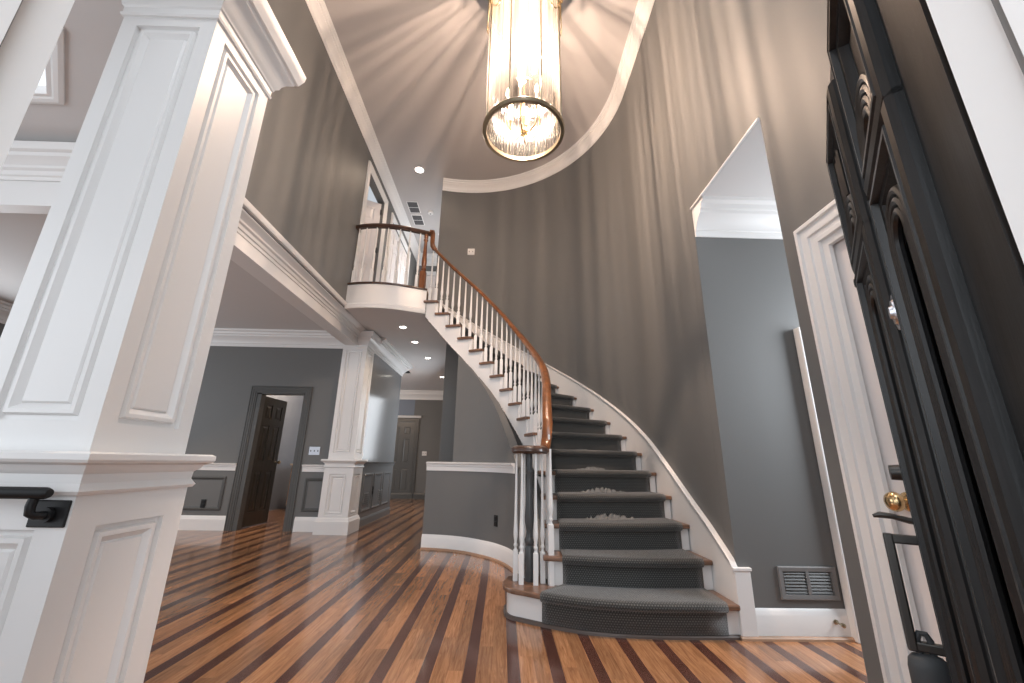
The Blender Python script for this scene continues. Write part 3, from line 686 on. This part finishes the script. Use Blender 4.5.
# ---------------------------------------------------------------- curved wall under the stair
uw = [(.20, 4.20), (.17, 4.36), (.083, 4.63), (0.0, 4.80), (-.10, 4.95), (-.223, 5.08), (-.34, 5.19), (-.465, 5.275), (-.59, 5.335), (-.711, 5.375), (-.80, 5.395), (-.941, 5.423)]
low = [(.30, 3.45), (.31, 3.7), (.29, 3.95)] + uw
lowf = [circ_spline(low, i * (len(low) - 1) / 60) for i in range(61)]
def tnear(p):
    return min((((inner(1 + 17 * i / 300) - Vector(p)).length, 1 + 17 * i / 300) for i in range(301)))[1]
rows = []; rows2 = []
for p in lowf:
    t = tnear(p); top = max(.02, RISE * t - DROP)
    i = lowf.index(p); a = lowf[max(0, i - 1)]; b_ = lowf[min(60, i + 1)]; d_ = (Vector(b_) - Vector(a)).normalized(); nn_ = Vector((d_.y, -d_.x))
    q = Vector(p) + nn_ * .10
    zc = min(top, 1.0)
    rows.append([(p[0], p[1], 0), (q.x, q.y, 0), (q.x, q.y, zc), (p[0], p[1], zc)])
    rows2.append([(p[0], p[1], 0.9), (q.x, q.y, 0.9), (q.x, q.y, max(top, .9)), (p[0], p[1], max(top, .9))])
struct('wall_stair_lower', MB().strip(rows, closed_row=True, caps=True), 'grey_wall', smooth=True, sharp=40)
struct('wall_stair_upper', MB().strip(rows2[:-12], closed_row=True, caps=True), 'grey_wall', smooth=True, sharp=40)
rl = [p for p in lowf if RISE * tnear(p) - DROP > 1.0]
struct('trim_27', MB().sweep(rl, CHAIR, side=-1, z=.895), 'white_paint', smooth=True, sharp=30)
rb = lowf[8:]
struct('baseboard_stair', MB().sweep(rb, BASEB, side=-1), 'white_paint', smooth=True, sharp=30)
struct('trim_28', MB().sweep(rb, [(d_ + .018, z) for d_, z in SHOE], side=-1), 'tan_quarter_round')

# ================================================================ COLUMNS
def column(cx_, cy_, label):
    c = empty('panelled_column', (cx_, cy_, 0), label, 'column', 'panelled columns of the foyer')
    PB = .21; SH = .188
    pf = [(.001, -.016), (.016, -.018), (.022, -.003), (.034, -.003), (.052, -.019), (.058, -.012)]
    def faces(mb, h, z0, z1, ops):
        W_ = 2 * h
        for (O, U_, N_) in (((cx_ - h, cy_ - h), (1, 0, 0), (0, -1, 0)), ((cx_ + h, cy_ - h), (0, 1, 0), (1, 0, 0)), ((cx_ + h, cy_ + h), (-1, 0, 0), (0, 1, 0)), ((cx_ - h, cy_ + h), (0, -1, 0), (-1, 0, 0))):
            mb.face((O[0], O[1], z0), U_, (0, 0, 1), N_, W_, z1 - z0, ops, pf)
    mb = MB(); faces(mb, PB, .16, .905, [(.085, 2 * PB - .085, .09, .645)])
    mb.build('pedestal', 'white_paint', c)
    sq = lambda h: [(cx_ - h, cy_ - h), (cx_ + h, cy_ - h), (cx_ + h, cy_ + h), (cx_ - h, cy_ + h)]
    MB().sweep(sq(PB), [(0, 0), (.03, 0), (.03, .17), (.022, .18), (.018, .20), (.006, .215), (0, .22)], side=1, closed=True).build('base', 'white_paint', c, smooth=True, sharp=30)
    MB().sweep(sq(PB - .03), [(0, .895), (.04, .895), (.046, .905), (.04, .915), (.034, .925), (.036, .95), (.05, .962), (.056, .975), (.075, .982), (.08, .99), (.08, 1.006), (.07, 1.012), (0, 1.012)], side=1, closed=True).prism(sq(PB - .03), .99, 1.011).build('pedestal_cap', 'white_paint', c, smooth=True, sharp=30)
    mb = MB(); faces(mb, SH, 1.01, 2.75, [(.062, 2 * SH - .062, .09, 1.665)])
    mb.build('shaft', 'white_paint', c)
    cap = [(0, 0), (.010, 0), (.014, .012), (.008, .02), (.008, .045), (.016, .05), (.02, .065), (.035, .08), (.04, .10), (.06, .13), (.085, .15), (.09, .165), (.105, .17), (.118, .20), (.125, .215), (.13, .25), (0, .25)]
    MB().sweep(sq(SH), [(d_ * .8, z) for d_, z in cap], side=1, closed=True, z=2.72).prism(sq(SH), 2.72, 2.97).build('capital', 'white_paint', c, smooth=True, sharp=28)
    return c
near = column(-1.39, 1.455, 'large white panelled square column beside the front doorway, with a black wall bracket')
far = column(-2.37, 6.53, 'smaller-looking white panelled column at the far end of the ceiling beam')
struct('ceiling_beam_post', MB().box(-1.577, -1.203, 1.27, 1.64, 2.965, 3.031), 'white_paint')

# black grab bar with bracket
gb = empty('grab_bar', (-1.24, 1.245, .85), 'black metal grab bar with square wall bracket on the near column pedestal', 'handrail')
MB().box(-1.285, -1.185, 1.237, 1.2449, .812, .882).build('mounting_plate', 'black_metal', gb, bevel=.003)
MB().tube([(-1.232, 1.24, .845), (-1.232, 1.222, .845), (-1.236, 1.205, .845), (-1.242, 1.196, .852), (-1.243, 1.194, .87), (-1.240, 1.194, .89)], .011, 12).lathe([(.02, -.0), (.02, .01), (.012, .014)], (-1.232, 1.224, .845), 12, 'Y').build('bracket_arm', 'black_metal', gb, smooth=True)
MB().tube([(-2.3, 1.194, .903), (-1.215, 1.194, .903), (-1.204, 1.194, .903)], [.0155, .0155, .011], 16).build('bar', 'black_metal', gb, smooth=True)

# ================================================================ ENTRANCE FRAME AND BLACK DOOR
fr = MB()
fr.box(-.62, -.5, .314, .352, 0, 2.5).box(-.62, -.487, .18, .307, 0, 2.5).box(-.62, -.505, .307, .314, 0, 2.5)
fr.prism([(.5, .348), (.5, .296), (.60, .296), (.60, .30), (.545, .314)], 0, 2.5).box(.49, .62, .18, .288, 0, 2.5)
fr.box(-.62, .62, .18, .335, 2.5, 2.6)
struct('trim_29', fr, 'white_paint')
struct('trim_30', MB().box(.495, .52, .288, .296, 0, 2.5).box(-.51, -.497, .307, .314, 0, 2.5), 'vent_grey')
fwl = MB()
fwl.box(-6.0, -.62, .2, .32, 2.6, 3.1).box(.62, 1.62, .0, .12, 0, 2.6).box(-1.3, 1.62, .0, .12, 2.6, 3.6).box(-2.2, -1.3, .0, .12, 3.05, 3.6).box(-2.32, 1.62, .0, .12, 5.5, CEIL)
fwl.box(-2.32, -1.3, .0, .12, 3.6, 5.5).box(1.3, 1.62, .0, .12, 3.6, 5.5)
struct('wall_front', fwl, 'grey_wall')

Fx = Vector((1.11, 1.15, 0)); D = Vector((.606, .795, 0)).normalized(); Nd = Vector((-D.y, D.x, 0)); WD = 1.0
WD = 0.995
O = Fx - D * WD + Vector((0, 0, .012))
fd = empty('entrance_door', tuple(O), 'open black carved wooden entrance door at the right edge, pull handle near its free edge', 'door')
pt = lambda u, z, e=0: O + D * u + Vector((0, 0, z - .012)) + Nd * e
lf = MB(); HD = 2.055
panels = [(.175, .44, 1.58, 1.95), (.175, .44, .22, 1.535), (.60, .90, 1.58, 1.95), (.60, .90, .22, 1.535)]
lf.face(O, D, (0, 0, 1), Nd, WD, HD, [(a, b_, c - .012, d_ - .012) for a, b_, c, d_ in panels], [(.0, -.006), (.03, -.008), (.075, -.002)])
lf.obox(pt(WD / 2, .012 + HD / 2, -.0275), D * WD / 2, Nd * .0165, Vector((0, 0, HD / 2)))
lf.add([pt(0, .012), pt(WD, .012), pt(WD, .012, -.03), pt(0, .012, -.03), pt(0, HD + .012), pt(WD, HD + .012), pt(WD, HD + .012, -.03), pt(0, HD + .012, -.03)], [(0, 1, 2, 3), (4, 5, 6, 7), (0, 3, 7, 4), (1, 2, 6, 5)])
lf.build('leaf', 'black_wood', fd)
BOL = [(-.028, 0), (-.028, .012), (-.02, .022), (-.008, .026), (-.004, .018), (.004, .018), (.008, .026), (.016, .026), (.02, .014), (.03, .012), (.036, .004), (.04, -.006)]
for a, b_, c, d_ in panels:
    MB().ring(O, D, (0, 0, 1), Nd, (a, b_, c - .012, d_ - .012), BOL, False).build('panel_moulding', 'black_wood', fd, smooth=True, sharp=30)
# carved arches: fans of concentric half rings
def half_rings(mb, uc, zc, radii, r, lo=0.0, out=.012):
    for R_ in radii:
        pts = [pt(uc + R_ * math.cos(a), zc + R_ * math.sin(a), out) for a in [PI * i / 20 for i in range(21)]]
        if lo: pts = [pt(uc + R_, zc - lo, out)] + pts + [pt(uc - R_, zc - lo, out)]
        mb.tube(pts, r, 8)
a1 = MB(); half_rings(a1, .31, 1.60, (.05, .068, .086, .104), .009, out=.014); a1.build('carved_fan', 'black_wood', fd, smooth=True)
a2 = MB(); half_rings(a2, .75, 1.60, (.05, .07, .09, .11), .009, out=.014); a2.build('carved_fan', 'black_wood', fd, smooth=True)
a3 = MB(); half_rings(a3, .75, 1.38, (.055, .075, .095), .008, .9, .012); a3.build('carved_arch', 'black_wood', fd, smooth=True)
a4 = MB(); half_rings(a4, .31, 1.38, (.05, .068, .086), .008, .9, .012); a4.build('carved_arch', 'black_wood', fd, smooth=True)
fl_ = MB()
for u in (.62, .655, .69, .80, .835, .87): fl_.tube([pt(u, 1.76, .004), pt(u, 1.93, .004)], .008, 6)
fl_.build('carved_flutes', 'black_wood', fd, smooth=True)
# oval silver medallion
md = MB(); rows = []
for s_, h in ((1, 0), (.95, .010), (.8, .012), (.75, .018), (.55, .016), (.5, .022), (.3, .02), (.25, .027), (.05, .028)):
    rows.append([pt(.51 + .036 * s_ * math.cos(a), 1.31 + .05 * s_ * math.sin(a), h) for a in [2 * PI * i / 28 for i in range(28)]])
md.strip(rows, closed_row=True, caps=True)
tag(md.build('medallion', 'silver', fd, smooth=True, sharp=20), 'engraved silver oval medallion')
# handle set
pl_ = MB(); fr_out = [(.955, .585), (.955, .838)]
uo = .935
def bar(p, q, w_, t_):
    p = Vector(p); q = Vector(q); d_ = (q - p) / 2; return (p + q) / 2, d_, w_, t_
ph = MB(); zt, zb = .828, .590
ph.obox(pt(uo, (zt + zb) / 2, .078), (0, 0, (zt - zb) / 2 + .012), D * .011, Nd * .010)
ph.obox(pt(uo, zt, .040), (0, 0, .011), D * .010, Nd * .040)
ph.obox(pt(uo, zb, .040), (0, 0, .011), D * .010, Nd * .040)
ph.obox(pt(uo, (zt + zb) / 2, .004), (0, 0, (zt - zb) / 2 + .03), D * .02, Nd * .004)
tag(ph.build('pull_handle', 'iron', fd, bevel=.005), 'squared iron pull handle')
ll = MB().tube([pt(uo, .872, .0), pt(uo, .874, .03), pt(uo, .882, .06), pt(uo, .884, .085), pt(uo, .880, .10)], [.009, .008, .007, .008, .004], 8)
ll.build('thumb_latch', 'iron', fd, smooth=True)
db = MB()
db.tube([pt(uo, .992, 0), pt(uo, .992, .012), pt(uo, .992, .013), pt(uo, .992, .045)], [.028, .027, .021, .019], 18)
db.build('deadbolt', 'iron', fd, smooth=True, sharp=40)
bl_ = MB().obox(pt(.955, 1.60, .006), D * .014, Nd * .008, (0, 0, .05)).obox(pt(.955, 1.545, .012), D * .010, Nd * .012, (0, 0, .012))
bl_.build('door_catch', 'black_metal', fd, bevel=.003)
# lockbox hanging on the pull handle
lb = empty('lockbox', tuple(pt(uo, .60, .06)), 'dark grey key lockbox hanging from the iron pull handle of the black door', 'lockbox')
cp_ = pt(uo, .50, .055)
body = MB(); rows = []
for s_, z in ((.7, -.07), (1, -.06), (1.0, .045), (.92, .062), (.7, .072), (.3, .076)):
    rows.append([Vector((cp_.x, cp_.y, cp_.z + z)) + D * .028 * s_ * math.cos(a) + Nd * .04 * s_ * math.sin(a) for a in [2 * PI * i / 28 for i in range(28)]])
body.strip(rows, closed_row=True, caps=True).build('body', 'lockbox_grey', lb, smooth=True, sharp=50)
shk = MB().tube([cp_ + Nd * -.012 + Vector((0, 0, .06)), cp_ + Nd * -.012 + Vector((0, 0, .105)), cp_ + Nd * -.006 + Vector((0, 0, .118)), cp_ + Nd * .006 + Vector((0, 0, .118)), cp_ + Nd * .012 + Vector((0, 0, .105)), cp_ + Nd * .012 + Vector((0, 0, .06))], .007, 8)
shk.build('shackle', 'lockbox_grey', lb, smooth=True)

# ================================================================ LANTERN
LY = 2.9; LX = .123; LZ = 3.75; LR = .335; LH = 1.42
ch = empty('lantern_chandelier', (LX, LY, LZ), 'tall cylindrical brass and ribbed glass lantern hanging over the foyer', 'chandelier')
def ringp(r, z, n=48): return [(LX + r * math.cos(2 * PI * i / n), LY + r * math.sin(2 * PI * i / n)) for i in range(n)]
RB = [(-.014, -.018), (.014, -.018), (.02, -.008), (.014, 0), (.02, .01), (.014, .02), (-.014, .02)]
MB().sweep(ringp(LR, 0), RB, side=1, closed=True, z=LZ).build('bottom_ring', 'aged_brass', ch, smooth=True, sharp=40)
MB().sweep(ringp(LR, 0), RB, side=1, closed=True, z=LZ + LH).build('top_ring', 'aged_brass', ch, smooth=True, sharp=40)
for i in range(8):
    a = 2 * PI * (i + .5) / 8; x, y = LX + LR * math.cos(a), LY + LR * math.sin(a)
    MB().box(x - .006, x + .006, y - .006, y + .006, LZ, LZ + LH).build('frame_bar', 'aged_brass', ch)
    a0 = 2 * PI * (i - .5) / 8; sc = MB()   # scalloped brass garland under the top ring with a finial at each bar
    pts = []
    for j in range(13):
        aa = a0 + (a - a0) * j / 12; pts.append((LX + (LR + .012) * math.cos(aa), LY + (LR + .012) * math.sin(aa), LZ + LH - .04 - .22 * math.sin(PI * j / 12) * 1.0))
    sc.tube(pts, .005, 6).build('garland', 'brass', ch, smooth=True)
    MB().lathe([(.003, -.02), (.014, -.008), (.014, .008), (.003, .02)], (LX + (LR + .03) * math.cos(a), LY + (LR + .03) * math.sin(a), LZ + LH - .04), 10).build('finial', 'brass', ch, smooth=True)
MB().lathe([(.325, LZ + LH + .012), (.33, LZ + LH + .02), (.10, LZ + LH + .07), (.012, LZ + LH + .08)], (LX, LY, 0), 32).build('top_light_shield', 'aged_brass', ch, smooth=True)  # unseen plate added to hold the lamps' light off the ceiling
NR = 64; rows_b = []; rows_t = []
for i in range(NR * 3):
    a = 2 * PI * i / (NR * 3); r = LR - .012 + (.009 if i % 3 else -.002)
    rows_b.append((LX + r * math.cos(a), LY + r * math.sin(a), LZ + .01)); rows_t.append((LX + r * math.cos(a), LY + r * math.sin(a), LZ + LH - .02))
MB().strip([rows_b, rows_t], closed_row=True).build('ribbed_glass_shade', 'ribbed_glass', ch, smooth=True, sharp=180)
MB().lathe([(.004, -.05), (.02, -.03), (.028, 0), (.02, .025), (.012, .05), (.010, .5), (.022, .52), (.012, .56), (.009, LH + .02), (.03, LH + .06), (.012, LH + .1), (.010, CEIL - LZ - .05), (.07, CEIL - LZ - .03), (.07, CEIL - LZ - .001)], (LX, LY, LZ), 14).build('stem', 'brass', ch, smooth=True)
for i in range(6):
    a = 2 * PI * i / 6 + .3; c_, s_ = math.cos(a), math.sin(a)
    P3 = lambda r, z: (LX + r * c_, LY + r * s_, LZ + z)
    arm = MB().tube([P3(.02, .0), P3(.07, -.03), P3(.13, .0), P3(.155, .07), P3(.15, .15), P3(.15, .22)], [.006] * 6, 8).build('candle_arm', 'brass', ch, smooth=True)
    spart(MB().lathe([(.02, .22), (.02, .23), (.011, .235), (.011, .33)], (.15 * c_, .15 * s_, 0), 10), 'candle_sleeve', 'switch_white', arm, (0, 0, 0), smooth=True)
    spart(MB().lathe([(.007, .33), (.016, .36), (.014, .39), (.003, .43)], (.15 * c_, .15 * s_, 0), 10), 'bulb', 'bulb_glow', arm, (0, 0, 0), smooth=True)
for i in range(3):
    a = 2 * PI * i / 3; c_, s_ = math.cos(a), math.sin(a)
    arm = MB().tube([(LX + .01 * c_, LY + .01 * s_, LZ + .62), (LX + .07 * c_, LY + .07 * s_, LZ + .60), (LX + .09 * c_, LY + .09 * s_, LZ + .68)], .006, 8).build('candle_arm', 'brass', ch, smooth=True)
    spart(MB().lathe([(.02, .68), (.02, .69), (.011, .695), (.011, .78)], (.09 * c_, .09 * s_, 0), 10), 'candle_sleeve', 'switch_white', arm, (0, 0, 0), smooth=True)
    spart(MB().lathe([(.007, .78), (.016, .81), (.014, .84), (.003, .88)], (.09 * c_, .09 * s_, 0), 10), 'bulb', 'bulb_glow', arm, (0, 0, 0), smooth=True)
light('lantern_lamp_low', 'POINT', (LX, LY, LZ + .58), 620, (1.0, .74, .57), .03)
light('lantern_lamp_high', 'POINT', (LX, LY, LZ + .86), 200, (1.0, .74, .57), .03)

# ================================================================ RECESSED LIGHTS AND FITTINGS
def can(x, y, z, r, e, label, group):
    c = empty('recessed_light', (x, y, z), label, 'ceiling light', group)
    MB().sweep([(x + r * math.cos(2 * PI * i / 24), y + r * math.sin(2 * PI * i / 24)) for i in range(24)], [(0, 0), (.02, 0), (.018, -.006), (0, -.006)], side=1, closed=True, z=z).build('trim_ring', 'white_paint', c, smooth=True)
    MB().lathe([(r, -.001), (r, -.004), (.01, -.005)], (x, y, z), 24).build('lens', 'lamp_glow', c)
    light('recessed_lamp', 'SPOT', (x, y, z - .02), e, WARM, .05, spot=math.radians(140), target=(x, y, z - 1))
for (x, y), nmx in zip(((-1.584, 6.10), (-1.565, 6.92), (-1.535, 8.06), (-1.52, 9.97)), ('nearest the balcony', 'second from the balcony', 'third from the balcony', 'farthest from the balcony')):
    can(x, y, 3.0, .05, 22, 'small round recessed light in the lower hall ceiling, ' + nmx, 'recessed lights of the lower hall')
can(-1.545, 6.04, CEIL, .07, 30, 'round recessed light in the ceiling above the balcony, nearest the chandelier', 'recessed lights of the upper ceiling')
can(-1.45, 8.15, CEIL, .06, 22, 'small recessed light at the end of the upper hall behind the newel', 'recessed lights of the upper ceiling')
for y0, lab in ((6.95, 'nearer'), (7.40, 'farther')):
    v = empty('ceiling_vent', (-1.93, y0 + .18, CEIL), 'dark slotted air vent in the upper hall ceiling, %s of the pair' % lab, 'vent', 'upper ceiling vents')
    MB().box(-2.0 + .02, -1.76, y0, y0 + .38, CEIL - .008, CEIL - .001).build('frame', 'white_paint', v)
    sl = MB()
    for q in range(2): sl.box(-1.965, -1.775, y0 + .02 + q * .18, y0 + .18 + q * .18, CEIL - .012, CEIL - .008)
    sl.build('slots', 'vent_dark', v)
sd = empty('smoke_detector', (-1.56, 7.3, CEIL), 'round white smoke detector beside the upper ceiling vents', 'smoke detector')
MB().lathe([(.06, 0), (.06, -.02), (.05, -.035), (.01, -.04)], (-1.56, 7.3, CEIL), 20).build('body', 'switch_white', sd, smooth=True)
MB().lathe([(.02, -.036), (.018, -.044), (.004, -.045)], (-1.56, 7.3, CEIL), 12).build('test_button', 'vent_grey', sd)

def plate(name, label, cat, c, U_, N_, w_, h_, mat, toggles=0, kind='switch'):
    e = empty(name, tuple(c), label, cat); c = Vector(c); U_ = Vector(U_).normalized(); N_ = Vector(N_).normalized(); Z = Vector((0, 0, 1))
    MB().obox(c + N_ * .004, U_ * w_ / 2, Z * h_ / 2, N_ * .004).build('plate', mat, e, bevel=.002)
    tm = {'switch_white': 'vent_grey', 'black_plastic': 'black_metal', 'silver': 'iron'}[mat]
    for q in range(toggles):
        u = (q - (toggles - 1) / 2) * w_ / toggles if kind == 'switch' else 0
        z = 0 if kind == 'switch' else (q - .5) * h_ * .45
        MB().obox(c + U_ * u + Z * z + N_ * .011, U_ * (.006 if kind == 'switch' else w_ * .28), Z * (.012 if kind == 'switch' else h_ * .15), N_ * .004).build('toggle' if kind == 'switch' else 'socket', tm, e)
    return e
# on the outer curved wall above the stair
qa = math.radians(92.0 - 0.0); 
px_ = -.096; R_ = CR
# solve x/y = -.096 on the wall circle
best = min(((abs((CC[0] + R_ * math.cos(a)) / (CC[1] + R_ * math.sin(a)) + .096), a) for a in [math.radians(60 + i * .05) for i in range(900)]))[1]
wp = Vector((CC[0] + R_ * math.cos(best), CC[1] + R_ * math.sin(best), 0)); wp.z = 1 + .546 * wp.y
plate('light_switch', 'white double light switch on the curved wall above the upper stair', 'switch', wp, (-math.sin(best), math.cos(best), 0), (-math.cos(best), -math.sin(best), 0), .12, .12, 'switch_white', 2)
i = min(range(61), key=lambda q: abs(lowf[q][0] / lowf[q][1] + .012)); p = Vector(lowf[i]); d_ = (Vector(lowf[i + 1]) - Vector(lowf[i - 1])).normalized()
plate('power_outlet', 'black power outlet low on the curved wall under the stair', 'outlet', (p.x, p.y, .39), (d_.x, d_.y, 0), (-d_.y, d_.x, 0), .07, .115, 'black_plastic', 2, 'outlet')
plate('power_outlet', 'black power outlet in the dark wainscot left of the brown door', 'outlet', (-4.36, Yw - .003, .36), (1, 0, 0), (0, -1, 0), .07, .115, 'black_plastic', 2, 'outlet')
plate('light_switch', 'triple light switch on the grey wall right of the brown door', 'switch', (-2.86, Yw - .001, 1.13), (1, 0, 0), (0, -1, 0), .16, .12, 'silver', 3)
plate('light_switch', 'white switch plate on the far hall wall beside the grey door', 'switch', (-2.22, FY - .001, 1.22), (1, 0, 0), (0, -1, 0), .13, .12, 'switch_white', 2)
plate('power_outlet', 'black outlet on the glossy hall wall behind the far column', 'outlet', (-2.182, 7.45, .52), (0, 1, 0), (1, 0, 0), .06, .14, 'black_plastic', 2, 'outlet')
for y0, lab in ((7.05, 'nearer the column'), (7.85, 'farther from the column')):
    v = empty('wall_grille', (-2.19, y0 + .12, .42), 'small grey grille in the glossy hall wainscot, ' + lab, 'vent', 'grilles of the glossy hall wall')
    MB().box(-2.2, -2.190, y0, y0 + .24, .32, .50).build('frame', 'vent_grey', v)
    s_ = MB()
    for q in range(5): s_.box(-2.191, -2.186, y0 + .02, y0 + .22, .335 + q * .032, .352 + q * .032)
    s_.build('slats', 'grey_trim', v)
# floor register in the passage wall
v = empty('return_air_vent', (1.95, 2.868, .305), 'painted grey return air vent low on the passage wall', 'vent')
f_ = MB(); f_.ring((0, 2.869, 0), (1, 0, 0), (0, 0, 1), (0, -1, 0), (1.755, 2.125, .212, .40), [(0, 0), (0, .012), (.006, .015), (.028, .013), (.032, .002)], False)
f_.box(1.76, 2.12, 2.867, 2.8695, .22, .395); f_.box(1.93, 1.95, 2.855, 2.867, .24, .375)
f_.build('frame', 'vent_grey', v)
for x0, x1 in ((1.79, 1.93), (1.95, 2.09)):
    s_ = MB()
    for q in range(7):
        z = .249 + q * .018; s_.add([(x0, 2.858, z), (x1, 2.858, z), (x1, 2.864, z + .010), (x0, 2.864, z + .010), (x0, 2.860, z + .003), (x1, 2.860, z + .003), (x1, 2.866, z + .013), (x0, 2.866, z + .013)], [(0, 1, 2, 3), (4, 5, 6, 7), (0, 1, 5, 4), (2, 3, 7, 6)])
    s_.build('louvres', 'grey_trim', v)
ds = MB().lathe([(.014, 0), (.014, -.006), (.005, -.008), (.005, -.05), (.012, -.052), (.013, -.066), (.006, -.07)], (2.06, 2.848, .10), 12, 'Y')
tag(ds.build('door_stop', 'aged_brass', None, smooth=True, loc=(2.06, 2.848, .10)), 'small brass door stop screwed to the white baseboard', 'door stop')
# kitchen cabinet glimpsed through the brown door
kc = empty('kitchen_cabinet', (-4.2, 9.6, 0), 'tan kitchen cabinet seen through the open brown door', 'cabinet')
MB().box(-4.35, -3.85, 9.0, 9.9, 0.10, .88).box(-4.33, -3.88, 9.04, 9.9, 0, .10).build('body', 'cabinet_wood', kc)
MB().face((-4.33, 8.985, .14), (1, 0, 0), (0, 0, 1), (0, -1, 0), .46, .70, [(.06, .40, .06, .64)], [(.01, -.006), (.03, -.006)]).build('door', 'cabinet_wood', kc)
MB().box(-4.38, -3.82, 8.97, 9.93, .88, .915).build('countertop', 'stone', kc, bevel=.004)
for o in bpy.data.objects:
    if '_org' in o: del o['_org']
